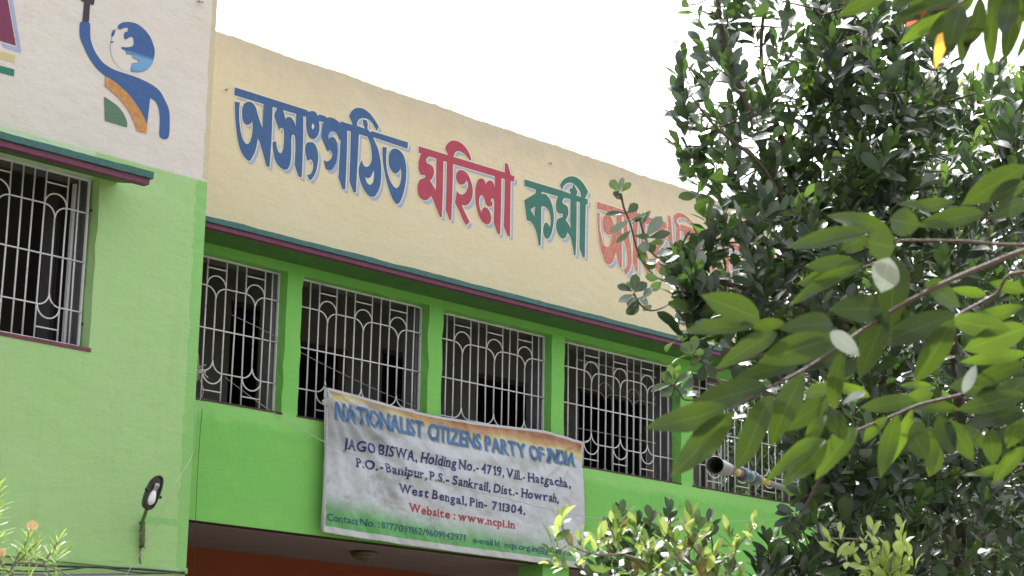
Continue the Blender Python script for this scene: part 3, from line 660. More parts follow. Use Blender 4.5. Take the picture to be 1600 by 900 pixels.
_fcache = {}; DG = None
def glyph(ch, bold):
    key = (ch, bold)
    if key in _fcache: return _fcache[key]
    cu = bpy.data.curves.new('glyph', 'FONT'); cu.body = ch; cu.size = 1.; cu.resolution_u = 3; cu.offset = bold; cu.fill_mode = 'FRONT'
    ob = bpy.data.objects.new('glyph', cu); COL.objects.link(ob); dg = bpy.context.evaluated_depsgraph_get(); dg.update()
    me = bpy.data.meshes.new_from_object(ob.evaluated_get(dg)); vs = [(v.co.x, v.co.y) for v in me.vertices]; fs = [tuple(p.vertices) for p in me.polygons]
    cnt = {}
    for f in fs:
        for a, b in zip(f, f[1:]+f[:1]): k = (min(a, b), max(a, b)); cnt[k] = cnt.get(k, 0)+1
    be = [k for k, c_ in cnt.items() if c_ == 1]
    bpy.data.objects.remove(ob); bpy.data.curves.remove(cu); bpy.data.meshes.remove(me)
    _fcache[key] = (vs, fs, be); return _fcache[key]
capH = None
def layout(text, bold, serif=False, track=.06, space=.30):
    """returns verts, faces in units of cap height, total width"""
    global capH
    if capH is None: capH = max(v[1] for v in glyph('H', 0)[0])
    V, Fc, WI = [], [], []; x = 0; wi = 0
    for ch in text:
        WI += [wi]*(len(Fc)-len(WI))
        if ch == ' ': x += space*capH; wi += 1; continue
        vs, fs, be = glyph(ch, bold)
        if not vs: x += .3; continue
        mn = min(v[0] for v in vs); mx = max(v[0] for v in vs); b = len(V)
        if ch == '1': x += .15*capH
        V += [(x+v[0]-mn, v[1]) for v in vs]; Fc += [tuple(b+i for i in f) for f in fs]
        if ch == '1':                                # flagged figure one, so it does not read as a capital I
            k = len(V); sw = mx-mn; V += [(x+.01, capH*1.0), (x-.13*capH*1.3, capH*.80), (x-.13*capH*1.3, capH*.67), (x+.01, capH*.83)]; Fc.append((k, k+1, k+2, k+3))
            if serif: k = len(V); V += [(x-.10*capH, 0), (x+sw+.10*capH, 0), (x+sw+.10*capH, .085*capH), (x-.10*capH, .085*capH)]; Fc.append((k, k+1, k+2, k+3))
        if serif and ch != '1' and ch not in '.,:-/@':
            ys_ = [v[1] for v in vs]; lo, hi = min(ys_), max(ys_); done = []
            for a, b2 in be:
                p, q = vs[a], vs[b2]
                if abs(p[1]-q[1]) < .004 and .07*capH < abs(p[0]-q[0]) < .30*capH and (abs(p[1]-lo) < .02 or abs(p[1]-hi) < .02 or abs(p[1]-.0) < .02):
                    s_ = 1 if p[1] < (lo+hi)/2 else -1
                    if p[1] > (lo+hi)/2 and ch in 'hnmrpubdkliHfINBDEFKLMPRJ1WVvwy4' or p[1] <= (lo+hi)/2 and ch in 'hnmrpkliHfINFKMPRTAJ147B' :
                        x0_, x1_ = min(p[0], q[0]), max(p[0], q[0]); e = .10*capH
                        xr = x1_+e if (s_ > 0 or ch in 'HINMKWVvwy1') else x1_
                        k = len(V); th = .085*capH
                        V += [(x+x0_-e-mn, p[1]), (x+xr-mn, p[1]), (x+xr-mn, p[1]+s_*th), (x+x0_-e-mn, p[1]+s_*th)]; Fc.append((k, k+1, k+2, k+3))
        x += mx-mn+track*capH+(.05*capH if serif else 0)
    WI += [wi]*(len(Fc)-len(WI))
    return [(a/capH, b/capH) for a, b in V], Fc, x/capH, WI
def bantext(name, text, pts, h0, h1, mat, lift, bold=.0, serif=False, track=.10, space=.34, shift=(0, 0), parent=None, lab=None):
    """pts: baseline photo positions (first .. last); h0/h1 cap height in photo px at both ends"""
    vs, fs, wd, wis = layout(text, bold, serif, track, space)
    pts = [(a+shift[0], b+shift[1]) for a, b in pts]
    B = [W(a, b, -.09) for a, b in pts]; xs = np.array([p[0] for p in B]); zs = np.array([p[2] for p in B])
    H0 = W(pts[0][0], pts[0][1]-h0, -.09)[2]-zs[0]; H1 = W(pts[-1][0], pts[-1][1]-h1, -.09)[2]-zs[-1]
    bm = bmesh.new(); bvs = [bm.verts.new((a, b, 0)) for a, b in vs]
    fl_ = bm.faces.layers.int.new('w')
    for f, wi_ in zip(fs, wis):
        try: bm.faces.new([bvs[i] for i in f])[fl_] = wi_
        except ValueError: pass
    dv = 16. if h0 > 20 else 9.
    for k in range(1, int(wd*dv)+1):
        bmesh.ops.bisect_plane(bm, geom=bm.verts[:]+bm.edges[:]+bm.faces[:], plane_co=(k/dv, 0, 0), plane_no=(1, 0, 0))
    for hh in ([k/14 for k in range(1, 14)] if h0 > 20 else [k/8 for k in range(1, 8)]): bmesh.ops.bisect_plane(bm, geom=bm.verts[:]+bm.edges[:]+bm.faces[:], plane_co=(0, hh, 0), plane_no=(0, 1, 0))
    bm.verts.index_update(); out_v = []
    for v in bm.verts:
        s_ = v.co.x/wd; x = xs[0]+(xs[-1]-xs[0])*s_; z = np.interp(x, xs, zs)+v.co.y*(H0+(H1-H0)*s_)
        out_v.append((x, ban_y(x, z)-lift, z))
    groups_ = {}
    for f in bm.faces: groups_.setdefault(f[fl_], []).append([v.index for v in f.verts])
    bm.free(); first_ = None; wl_ = [t for t in text.split(' ')]
    for k_w, of in sorted(groups_.items()):
        used = sorted({i for f in of for i in f}); mp_ = {a: b for b, a in enumerate(used)}
        o = mesh_obj(name, [out_v[i] for i in used], [[mp_[i] for i in f] for f in of], mat, (parent[k_w] if isinstance(parent, dict) and k_w in parent else ban))
        if lab: o['label'] = lab+', reading '+wl_[k_w]
        if first_ is None: first_ = {}
        first_[k_w] = o
    return first_
def q(x, y): return (490+x/3., 590+y/3.)
def printed(name, col):
    n = NT(name); f = n.step(n.noise(9, 4, .7), .5, .8)
    return n.fin(n.mix(n.math('MULTIPLY', f, .2), col, (.30, .30, .34, 1)), .45, n.bump(n.noise(60, 4, .7), .2, .006), .4)
I_blue = printed('headline_blue_print', (.05, .14, .36, 1)); I_shade = printed('headline_pale_shadow_print', (.20, .30, .27, 1)); I_navy = printed('navy_print', (.022, .03, .14, 1)); I_red = printed('red_print', (.36, .03, .03, 1)); I_teal = printed('dark_teal_print', (.015, .10, .13, 1))
hl = [q(100, 193), q(300, 236), q(505, 280), q(660, 312), q(820, 345), q(1020, 384), q(1230, 414)]
tl = bantext('headline_word', 'NATIONALIST CITIZENS PARTY OF INDIA', hl, 26.5, 20.5, I_blue, .008, .022, False, .08, .42, lab='large blue headline word')
bantext('headline_shadow', 'NATIONALIST CITIZENS PARTY OF INDIA', hl, 26.5, 20.5, I_shade, .0045, .020, False, .08, .42, shift=(2.3, 2.2), parent=tl)
bantext('printed_word', 'JAGO BISWA, Holding No.- 4719, Vill.- Hatgacha,', [q(140, 330), q(460, 390), q(760, 442), q(1010, 488), q(1205, 517)], 15.6, 13, I_navy, .004, .027, True, .07, .30, lab='word of the first navy line')
bantext('printed_word', 'P.O.- Banipur, P.S.- Sankrail, Dist.- Howrah,', [q(192, 418), q(560, 486), q(860, 540), q(1155, 588)], 14, 12.5, I_navy, .004, .027, True, .07, .30, lab='word of the second navy line')
bantext('printed_word', 'West Bengal, Pin-  711304,', [q(395, 538), q(700, 596), q(995, 642)], 13.5, 12, I_navy, .004, .027, True, .10, .30, lab='word of the third navy line')
bantext('printed_word', 'Website : www.ncpi.in', [q(443, 627), q(660, 665), q(945, 709)], 12.6, 11.5, I_red, .004, .027, True, .09, .36, lab='word of the red website line')
bantext('printed_word', 'Contact No. : 8777091162/9609942971', [q(65, 668), q(300, 704), q(520, 741), q(710, 766)], 11, 9.5, I_teal, .004, .016, False, .07, .3, lab='word of the telephone line')
bantext('printed_word', 'e-mail Id : ncpi.org.in@gmail.com', [q(745, 775), q(900, 797), q(1060, 818), q(1232, 838)], 9.5, 8, I_teal, .004, .014, False, .07, .3, lab='word of the e-mail line')
# tied corner flap, curled left hem and ties
fl = []; c0 = W(512, 606, -.12)
flp = [(512, 606), (519, 628), (508, 622), (502, 630), (507, 618)]
def crumple(name, pxs, y, par):
    c = np.mean([W(a, b, y) for a, b in pxs], 0); vs = [c+np.array([0, -.03, 0])]+[W(a, b, y+random.uniform(-.02, .02)) for a, b in pxs]
    n_ = len(pxs); return mesh_obj(name, vs, [(0, i+1, (i+1) % n_+1) for i in range(n_)], simple('cloth_hem', (.46, .46, .48, 1), .5), par)
crumple('corner_flap', [(511, 605), (521, 622), (515, 632), (505, 633), (503, 626), (510, 620)], -.13, ban)
hv = []; mbh = MB()
hp = [W(a, b, -.095) for a, b in [(511, 632), (510, 680), (508, 730), (506, 780), (503, 829)]]
mbh.tube(hp, [.006, .010, .012, .014, .016], 6).build('rolled_hem', simple('hem_cloth', (.45, .45, .47, 1), .5), ban, True)
MB().tube([W(512, 606, -.1), W(508, 603, 0), W(506, 600, GY)], .005, 5).build('tie_cord', M['maroon'], ban)
MB().tube([W(912, 690, -.1), W(916, 689, 0), W(919, 688, GY)], .004, 5).build('tie_cord', M['wire'], ban)

# ------------------------------------------------------------------ wall lamp
lc = W(237, 768, -.80); yl = lc[1]
lampo = empty('wall_lamp', (lc[0]-.05, YW, 3.2), 'black oval outdoor lamp with a bare white bulb on a bent green pipe bracket', 'lamp')
def LP(px, py, y): return W(px, py, y)
axl = _n(LP(247, 750, yl)-LP(228, 800, yl)); side = _n(np.cross(axl, np.array([0, 1., 0]))); outn = _n(np.cross(side, axl))
if np.dot(outn, CAMP-lc) < 0: outn = -outn
ctr = LP(237.5, 770, yl); hl_, hw = .136, .050
def oval(k, sx, sy, off): 
    o = []
    for i in range(k):
        t = 2*math.pi*i/k; cx = math.cos(t); sy_ = math.sin(t)
        xx = hw*sx*math.copysign(abs(cx)**.75, cx); yy = hl_*sy*math.copysign(abs(sy_)**.85, sy_)
        o.append(ctr+side*xx+axl*yy+outn*off)
    return o
K = 28; rings = [oval(K, 1.04, 1.02, .035), oval(K, .86, .93, .036), oval(K, .84, .91, .012), oval(K, 1.0, 1.0, .0), oval(K, .85, .9, -.035), oval(K, .4, .55, -.055)]
vs = [p for r in rings for p in r]; seq = [2, 1, 0, 3, 4, 5]
fs = [(a*K+i, a*K+(i+1) % K, b*K+(i+1) % K, b*K+i) for a, b in zip(seq, seq[1:]) for i in range(K)]+[tuple(5*K+i for i in range(K))]
mesh_obj('housing', vs, fs, M['metal_dark'], lampo, True)
refl = oval(K, .85, .92, .010); r2 = oval(K, .45, .5, -.03)
mesh_obj('reflector', refl+r2, [(i, (i+1) % K, K+(i+1) % K, K+i) for i in range(K)]+[tuple(K+i for i in range(K))], simple('grey_reflector', (.17, .18, .16, 1), .4), lampo, True)
bc = ctr-axl*.03+outn*.02
MB().lathe([(.001, -.075), (.020, -.066), (.031, -.048), (.034, -.025), (.027, .012), (.017, .04)], bc, axl).build('bulb', M['bulb'], lampo, True)
MB().lathe([(.016, .04), (.019, .045), (.019, .07), (.024, .075), (.024, .10), (.001, .102)], bc, axl).build('lamp_holder', M['steel'], lampo, True)
for s_ in (-1, 1): MB().lathe([(.001, -.012), (.013, -.010), (.013, .010), (.001, .012)], ctr+side*s_*(hw+.014)+outn*.02-axl*.005, side, 10).build('side_clip', M['metal_dark'], lampo)
pa = [LP(228.5, 798, yl), LP(225, 808, -.70), LP(221.5, 817, YW-.05), LP(221, 836, YW-.035), LP(221, 856, YW-.03)]
MB().tube(pa, [.014, .014, .015, .015, .014], 8).build('arm', M['pipe_green'], lampo, True)
MB().tube([LP(224.5, 812, YW-.05), LP(225, 822, YW-.03), LP(224.5, 855, YW-.02)], .008, 6).build('conduit', M['pipe_green'], lampo)
for py in (817, 829, 844, 855): MB().tube([LP(218, py, YW-.015), LP(221, py-1.5, YW-.052), LP(226, py, YW-.015)], .009, 5).build('clamp', M['rust'] if py in (817, 855) else M['pipe_green'], lampo)
MB().tube([LP(220, 857, YW-.02), LP(218, 870, YW-.02), LP(219.5, 881, YW-.02)], .008, 5).build('conduit', M['pipe_green'], lampo)

# ------------------------------------------------------------------ porch ceiling light
cl_ = W(569, 866, .75); cz = 3.543; t_ = (cz-CAMP[2])/(ray(569, 862)[2]); cp = CAMP+ray(569, 862)*t_
cpl = empty('ceiling_light', (cp[0], cp[1], cz), 'round frosted ceiling light with a brown rim under the porch ceiling', 'lamp')
MB().lathe([(.001, 0), (.115, 0), (.12, -.015), (.112, -.04), (.102, -.045)], (cp[0], cp[1], cz), (0, 0, 1), 28).build('rim', M['brass'], cpl, True)
MB().lathe([(.102, -.04), (.096, -.055), (.07, -.074), (.03, -.083), (.001, -.085)], (cp[0], cp[1], cz), (0, 0, 1), 28).build('bowl', M['bowl'], cpl, True)
MB().lathe([(.010, -.083), (.008, -.094), (.001, -.098)], (cp[0], cp[1], cz), (0, 0, 1), 8).build('finial', M['brass'], cpl, True)

# ------------------------------------------------------------------ wires and cables
def wire(name, pts, r, mat, label, n=5, sub=6, cat='wire'):
    P3 = [W(*p) for p in pts]; out_ = []
    for i in range(len(P3)-1):
        p0, p1, p2, p3 = P3[max(i-1, 0)], P3[i], P3[i+1], P3[min(i+2, len(P3)-1)]
        for j in range(sub):
            t = j/sub; out_.append(.5*((2*p1)+(p2-p0)*t+(2*p0-5*p1+4*p2-p3)*t*t+(3*p1-p0-3*p2+p3)*t**3))
    out_.append(P3[-1]); return tag(MB().tube(out_, r, n).build(name, mat), label, cat)
wire('diagonal_wire', [(309, 574, GY-.02), (312, 592, .0), (318, 612, -.05), (307, 640, -.52), (301, 708, -.56), (270, 762, -.75), (232, 843, -.75), (196, 900, -.75), (160, 960, -.75)], .0026, M['wire'], 'pale twisted wire dropping from the corner grille and running down past the lamp')
kt = MB()
for k in range(9):
    c = W(309+random.uniform(-6, 5), 576+random.uniform(-9, 8), -.01+random.uniform(-.03, .03)); d = np.array([random.gauss(0, .05) for _ in range(3)]); kt.tube([c-d, c+np.array([0, -.02, .01]), c+d], .006, 5)
tag(kt.build('wire_knot', M['wire']), 'tangled knot of pale wire tied to the corner grille', 'wire')
wire('hanging_wire', [(316, 640, -.02), (311, 700, -.03), (306, 800, -.03), (303, 905, -.03)], .0022, M['cable'], 'hair thin dark wire hanging straight down in front of the porch corner')
wire('long_wire', [(352, 590, GY+.2), (408, 632, GY-.03), (440, 652, -.03), (520, 697, -.16), (600, 725, -.22), (700, 757, -.25), (800, 781, -.28), (880, 801, -.33), (960, 812, -.4), (1080, 816, -.55), (1200, 812, -.8), (1300, 808, -1.2)], .0034, M['wire'], 'thin pale wire slanting out of a grille and across the front of the banner')
wire('grille_wire', [(362, 492, GY-.02), (420, 520, GY-.02), (480, 556, GY-.02), (560, 596, GY-.02), (650, 636, GY-.02)], .002, M['wire'], 'very thin wire slanting behind the bars of the first grilles')
for k, (pts, r, lb) in enumerate([([(-40, 880, -.60), (60, 884, -.60), (140, 886, -.60), (215, 889, -.60), (288, 895, -.60)], .009, 'uppermost thick black cable running along the foot of the pale green wall'),
    ([(-40, 889, -.63), (60, 893, -.63), (105, 890, -.63), (150, 886, -.63), (200, 893, -.63), (240, 896, -.63), (288, 894, -.63)], .006, 'thin black cable arching above its neighbours at the wall foot'),
    ([(-40, 896, -.60), (80, 898, -.60), (170, 897, -.60), (230, 896, -.60), (290, 893, -.60)], .008, 'grey topped cable crossing the others near the porch corner')]):
    wire('black_cable', pts, r, M['cable'] if k < 2 else M['pgrey'], lb, cat='cable')['group'] = 'cables along the ledge'

# ------------------------------------------------------------------ pipe sticking out of the end grille
pe, pm = W(1247, 770, GY), W(1117, 727, -1.9)
pdir = _n(pe-pm); Lp = np.linalg.norm(pe-pm)
pipe = empty('tapered_pipe', pe, 'open ended grey pipe with ochre tape and dark blue coupling at the end grille', 'pipe')
def at_px(px):                                    # distance along the pipe axis seen at this photo column
    lo, hi = 0., Lp
    for _ in range(40):
        mdd = (lo+hi)/2; q_ = R.T@(pm+pdir*mdd-CAMP); c_ = 800+q_[0]/q_[2]*F_PX
        if c_ < px: lo = mdd
        else: hi = mdd
    return lo
def seg(name, pa_, pb_, ra, rb_, mat, flange=False):
    a, b = at_px(pa_) if pa_ is not None else 0, at_px(pb_)
    prof = [(ra*.55, a), (ra, a), (ra*1.0, a+(b-a)*.3), (rb_, b-(b-a)*.08), (rb_*.8, b)] if not flange else [(ra*.5, a), (ra*.8, a), (ra, a+(b-a)*.25), (ra, a+(b-a)*.6), (rb_, b), (rb_*.5, b)]
    MB().lathe(prof, pm, pdir, 20).build(name, mat, pipe, True)
k_ = 18.6/3111
MB().lathe([(13.5*k_, .0), (14*k_, .01), (13*k_, .05), (11.3*k_, at_px(1127)), (11.8*k_, at_px(1128)), (10.2*k_, at_px(1136))], pm, pdir, 24).build('mouth', M['pgrey'], pipe, True)
MB().lathe([(13.5*k_, .0), (12.2*k_, .005), (10.2*k_, at_px(1128)), (.001, at_px(1130))], pm, pdir, 24).build('bore', M['pin'], pipe, True)
seg('ring', 1135, 1139, 10.3*k_, 10*k_, M['pbrown'], True); seg('tube_section', 1139, 1146, 7.6*k_, 7*k_, M['pgrey']); seg('taped_section', 1145, 1154, 6.6*k_, 5.8*k_, M['pyel']); seg('ring', 1153, 1159, 6.8*k_, 6.2*k_, M['pbrown'], True)
seg('coupling', 1157, 1168, 11.4*k_, 10.2*k_, M['pblue'], True); seg('coupling', 1168.5, 1172, 9.4*k_, 9.4*k_, M['pgrey'], True); seg('coupling', 1172.5, 1181, 11*k_, 8.8*k_, M['pblue'], True); seg('ring', 1180, 1186, 6.8*k_, 6*k_, M['pblue'], True)
seg('taped_section', 1185, 1201, 6.2*k_, 5.6*k_, M['pyel']); seg('tube_section', 1200, 1246, 5.6*k_, 5*k_, M['pgrey'])

# ------------------------------------------------------------------ leaves
def leafmat(name, c1, c2, under=None, trans=(.25, .5, .06, 1), tr=.35, rough=.38, vein=.25, spec=.5, pale=None, wear=False):
    n = NT(name); uvn = n.new('ShaderNodeUVMap'); u, v, _ = n.sep(uvn.outputs[0]); r = n.island()
    c = n.mix(r, c1, c2); c = n.mix(n.step(r, .86, .90), c, pale) if pale else c; c = n.mix(n.math('MULTIPLY', n.noise(14, 3, .6), .5), c, tuple(k*.65 for k in c1[:3])+(1,))
    mid = n.math('SUBTRACT', 1, n.step(n.math('ABSOLUTE', n.math('SUBTRACT', u, .5)), .01, .035))
    side_ = n.math('ABSOLUTE', n.math('SUBTRACT', u, .5)); fr_ = n.math('FRACT', n.math('MULTIPLY', n.math('SUBTRACT', v, n.math('MULTIPLY', side_, .5)), 9))
    vn = n.math('MULTIPLY', n.math('SUBTRACT', 1, n.step(n.math('ABSOLUTE', n.math('SUBTRACT', fr_, .5)), .0, .12)), .35)
    vv = n.math('MAXIMUM', mid, vn)
    c = n.mix(n.math('MULTIPLY', vv, vein), c, tuple(min(1, k*2.2+.03) for k in c2[:3])+(1,))
    if wear:
        sp_ = n.step(n.noise(75, 2, .5), .74, .78); tipm = n.math('MULTIPLY', n.step(n.math('ADD', v, n.math('MULTIPLY', r, .06)), .965, 1.0), .8)
        c = n.mix(n.math('MAXIMUM', n.math('MULTIPLY', sp_, .7), tipm), c, (.11, .075, .02, 1))
        c = n.mix(n.math('MULTIPLY', n.step(n.noise(9, 4, .7), .52, .72), .45), c, (.075, .085, .03, 1))
    if under is not None: c = n.mix(n._g.outputs['Backfacing'], c, under)
    nor = n.bump(n.math('SUBTRACT', n.math('MULTIPLY', n.noise(40, 2, .5), .3), n.math('MULTIPLY', vv, .6)), .25, .004)
    n.fin(c, rough, nor, spec)
    t = n.new('ShaderNodeBsdfTranslucent'); tc = n.mix(r, trans, tuple(min(1, k*1.25) for k in trans[:3])+(1,)); tc = n.mix(n.math('MULTIPLY', mid, .6), tc, tuple(min(1, k*1.5) for k in trans[:3])+(1,)); n.lk(tc, t.inputs[0])
    mx = n.new('ShaderNodeMixShader'); mx.inputs[0].default_value = tr; n.lk(n.b.outputs[0], mx.inputs[1]); n.lk(t.outputs[0], mx.inputs[2]); n.lk(mx.outputs[0], n.out.inputs[0])
    return n.m
def leaf_geo(width, tip=.9, base=.8, fold=.25, curl=.12, nl=5, wave=0., seed=0, peak=.5, tail=0., tipk=.75):
    """unit leaf along +Y, face normal +Z; returns verts, faces, uvs"""
    rr = random.Random(seed); V, U, Fc = [], [], []
    for i in range(nl+1):
        t = i/nl; s_ = t**(math.log(.5)/math.log(peak)); wd = width*.5*max(.0, math.sin(math.pi*s_))**(tipk if t > peak else base)
        if tail and t > .85: wd = max(wd*(1-(t-.85)/.15*.5), 0)
        if i == nl: wd = .012 if tipk < .7 else .001
        if i == 0: wd = .012
        zc = -curl*t*t+wave*.3*math.sin(t*5+seed)
        for k in (-1, 0, 1):
            V.append((k*wd, t, zc+abs(k)*fold*wd+k*wave*math.sin(t*8+seed*2)*wd)); U.append((.5+k*.5, t))
    for i in range(nl):
        for k in range(2): a = i*3+k; Fc.append((a, a+1, a+4, a+3))
    return np.array(V), Fc, np.array(U)
class Leafset:
    def __init__(s, mats, geos, name='leaf'):
        s.mats, s.geos, s.name = mats, geos, name; s.items = []; s.cache = {}
    def add(s, p, d, nrm, size, gi=None, mi=None, wscale=1.):
        d = _n(d); nrm = np.array(nrm, float); nrm = nrm-d*np.dot(nrm, d)
        if np.linalg.norm(nrm) < 1e-3: nrm = np.cross(d, [1., 0, 0])
        nrm = _n(nrm); s.items.append((np.array(p, float), d, nrm, size, gi if gi is not None else random.randrange(len(s.geos)), mi if mi is not None else 0, wscale))
    def bake(s, parent, limit=300, first=None):
        if not s.items: return
        pr = []
        for i, (p, d, nr, sz, g_, mi, ws) in enumerate(s.items):
            q_ = R.T@(p+d*sz/2-CAMP); px, py = 800+q_[0]/q_[2]*F_PX, 450-q_[1]/q_[2]*F_PX
            inside = q_[2] > 0 and -10 < px < 1610 and -10 < py < 910
            pr.append((0 if inside else 1, q_[2]-sz*2, i))
        pr.sort(); ids = [i for _, _, i in pr]; tops, rest = ids[:limit], ids[limit:]
        pl = np.array(wloc(parent))
        for i in tops:
            p, d, nr, sz, g_, mi, ws = s.items[i]; key = (g_, mi)
            if key not in s.cache:
                V, Fc, U = s.geos[g_]; me = bpy.data.meshes.new(s.name); me.from_pydata(V.tolist(), [], Fc); me.polygons.foreach_set('use_smooth', [True]*len(Fc))
                l = me.uv_layers.new(name='UVMap'); idx = np.empty(len(me.loops), int); me.loops.foreach_get('vertex_index', idx); l.data.foreach_set('uv', U[idx].ravel())
                me.materials.append(s.mats[mi]); me.update(); s.cache[key] = me
            o = bpy.data.objects.new(s.name, s.cache[key]); x = np.cross(d, nr); q_ = p-pl
            o.matrix_local = Matrix(((x[0]*sz*ws, d[0]*sz, nr[0]*sz, q_[0]), (x[1]*sz*ws, d[1]*sz, nr[1]*sz, q_[1]), (x[2]*sz*ws, d[2]*sz, nr[2]*sz, q_[2]), (0, 0, 0, 1)))
            COL.objects.link(o); o.parent = parent
        for mi in range(len(s.mats)):
            sel = [i for i in rest if s.items[i][5] == mi]
            if not sel: continue
            VV, FF, UU, base_ = [], [], [], 0
            for i in sel:
                p, d, nr, sz, g_, _, ws = s.items[i]; V, Fc, U = s.geos[g_]; x = np.cross(d, nr)
                VV.append(p+sz*(V[:, :1]*x*ws+V[:, 1:2]*d+V[:, 2:3]*nr)); FF.append(np.array(Fc)+base_); UU.append(U); base_ += len(V)
            o = mesh_obj('foliage', np.vstack(VV), np.vstack(FF).tolist(), s.mats[mi], parent, True, np.vstack(UU)); o['kind'] = 'stuff'
def rosette(ls, p, axis, n, size, spread=1.0, droop=0., mi=0, length=.12, up=.35, var=.25, face=.45):
    axis = _n(axis); a = np.array([0, 0, 1.]) if abs(axis[2]) < .9 else np.array([1., 0, 0]); u = _n(np.cross(axis, a)); v = np.cross(axis, u); ph = random.uniform(0, 6)
    for k in range(n):
        t = k/max(1, n-1); an = ph+k*2.4; rad = u*math.cos(an)+v*math.sin(an); el = (1-t)*.15+t*.95    # lower leaves spread, top leaves upright
        d = rad*spread*(1.1-el*.8)+axis*(.25+el)+np.array([0, 0, up*.5-droop])+np.array([random.gauss(0, .18) for _ in range(3)])
        nrm = axis*.5+np.array([0, 0, .55])-rad*.3+_n(CAMP-p)*face+np.array([random.gauss(0, .4) for _ in range(3)])
        ls.add(p-axis*length*(1-t), d, nrm, size*(1-.25*t)*random.uniform(1-var, 1+var*.6), mi=mi(t) if callable(mi) else mi)
def curve(pts, n=6):
    P3 = [np.array(p, float) for p in pts]; o = []
    for i in range(len(P3)-1):
        p0, p1, p2, p3 = P3[max(i-1, 0)], P3[i], P3[i+1], P3[min(i+2, len(P3)-1)]
        for j in range(n):
            t = j/n; o.append(.5*((2*p1)+(p2-p0)*t+(2*p0-5*p1+4*p2-p3)*t*t+(3*p1-p0-3*p2+p3)*t**3))
    o.append(P3[-1]); return o
class Skel:
    """grows twigs from tips back to the nearest existing wood"""
    def __init__(s): s.n = []; s.limbs = []
    def limb(s, pts, r0, r1, name='branch'):
        c = curve(pts, 5); s.limbs.append((c, np.linspace(r0, r1, len(c)), name)); s.n += c[1:]
    def grow(s, tips, back, r=.004):
        arr = np.array(s.n); d0 = [np.min(np.linalg.norm(arr-t, axis=1)) for t in tips]; tw = []; res = []
        for i in np.argsort(d0):
            t = tips[i]; arr = np.array(s.n)
            if d0[i] < .045: res.append((t, _n(np.array([random.gauss(0, .4), random.gauss(0, .4), 1])))); continue
            pass; v = arr-t; dist = np.linalg.norm(v, axis=1)+.35*np.maximum(0, arr[:, 2]-t[2]); k = int(np.argmin(dist)); a = arr[k]
            Lg = np.linalg.norm(t-a); mid = (a+t)/2+np.array([random.gauss(0, .06)*Lg, random.gauss(0, .06)*Lg, -.08*Lg]); mid2 = mid*.35+t*.65+np.array([0, 0, -.06*Lg])
            c = curve([a, mid, mid2, t], 3); L = float(np.linalg.norm(t-a)); tw.append((c, np.linspace(r*(1+L*1.2), r*.6, len(c)))); s.n += c[2::2]; res.append((t, _n(_n(t-mid2)+np.array([0, 0, .2]))))
        return tw, res
    def bake(s, parent, mat, tw, tmat=None):
        for c, r, nm in s.limbs: MB().tube(c, r, 7).build(nm, mat, parent, True)
        mb = MB()
        for c, r in tw: mb.tube(c, r, 4, False)
        if tw: tag(mb.build('twigs', tmat or mat, parent, True), kind='stuff')
def inpoly(x, y, poly):
    c = False; n = len(poly)
    for i in range(n):
        x1, y1 = poly[i]; x2, y2 = poly[i-1]
        if (y1 > y) != (y2 > y) and x < (x2-x1)*(y-y1)/(y2-y1)+x1: c = not c
    return c
def scatter(poly, count, d0, d1, mind=0, holes=()):
    xs = [p[0] for p in poly]; ys = [p[1] for p in poly]; o = []; tr = 0; pxl = []
    while len(o) < count and tr < count*60:
        tr += 1; x, y = random.uniform(min(xs), max(xs)), random.uniform(min(ys), max(ys))
        if not inpoly(x, y, poly) or any(inpoly(x, y, h) for h in holes): continue
        d = random.uniform(d0, d1)
        if mind and any((x-a)**2+(y-b)**2 < mind*mind and abs(d-c_) < .8 for a, b, c_ in pxl): continue
        pxl.append((x, y, d)); o.append(P(x, y, d))
    return o

L_dark = leafmat('glossy_dark_leaf', (.017, .030, .020, 1), (.032, .054, .029, 1), (.055, .075, .060, 1), (.08, .15, .035, 1), .14, .33, .2, .6, pale=(.12, .15, .115, 1))  # pale share of leaves: sky highlights put into the colour
L_mid = leafmat('mid_green_leaf', (.026, .050, .019, 1), (.040, .078, .024, 1), (.045, .075, .035, 1), (.11, .22, .035, 1), .22, .34, .25, .55)
L_fresh = leafmat('fresh_green_leaf', (.045, .09, .025, 1), (.068, .125, .032, 1), (.06, .11, .04, 1), (.18, .31, .05, 1), .28, .38, .3)
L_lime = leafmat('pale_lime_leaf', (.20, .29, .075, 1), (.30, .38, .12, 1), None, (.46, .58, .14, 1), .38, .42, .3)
L_brown = leafmat('brown_withering_leaf', (.12, .10, .035, 1), (.17, .13, .04, 1), None, (.25, .18, .06, 1), .25, .5, .2)
L_big = leafmat('large_backlit_leaf', (.022, .046, .010, 1), (.036, .066, .013, 1), (.028, .056, .011, 1), (.064, .108, .010, 1), .34, .42, .7, .4, wear=True)
L_bigdark = leafmat('large_dark_leaf', (.014, .028, .008, 1), (.022, .040, .010, 1), (.018, .034, .009, 1), (.036, .064, .008, 1), .28, .40, .7, .45, wear=True)
L_bigbright = leafmat('large_bright_leaf', (.042, .084, .014, 1), (.056, .105, .016, 1), (.048, .09, .013, 1), (.105, .175, .014, 1), .40, .44, .7, .35, wear=True)
L_pale = leafmat('white_painted_sheen_leaf', (.30, .35, .30, 1), (.38, .42, .36, 1), (.34, .39, .33, 1), (.4, .45, .38, 1), .15, .3, .2)  # white gloss on the large leaves, painted as their colour
L_red = leafmat('young_red_leaf', (.55, .09, .05, 1), (.55, .09, .05, 1), None, (.85, .2, .1, 1), .5, .4, .1); L_yel = leafmat('yellowing_leaf', (.50, .30, .06, 1), (.55, .34, .07, 1), None, (.75, .42, .07, 1), .5, .4, .3)
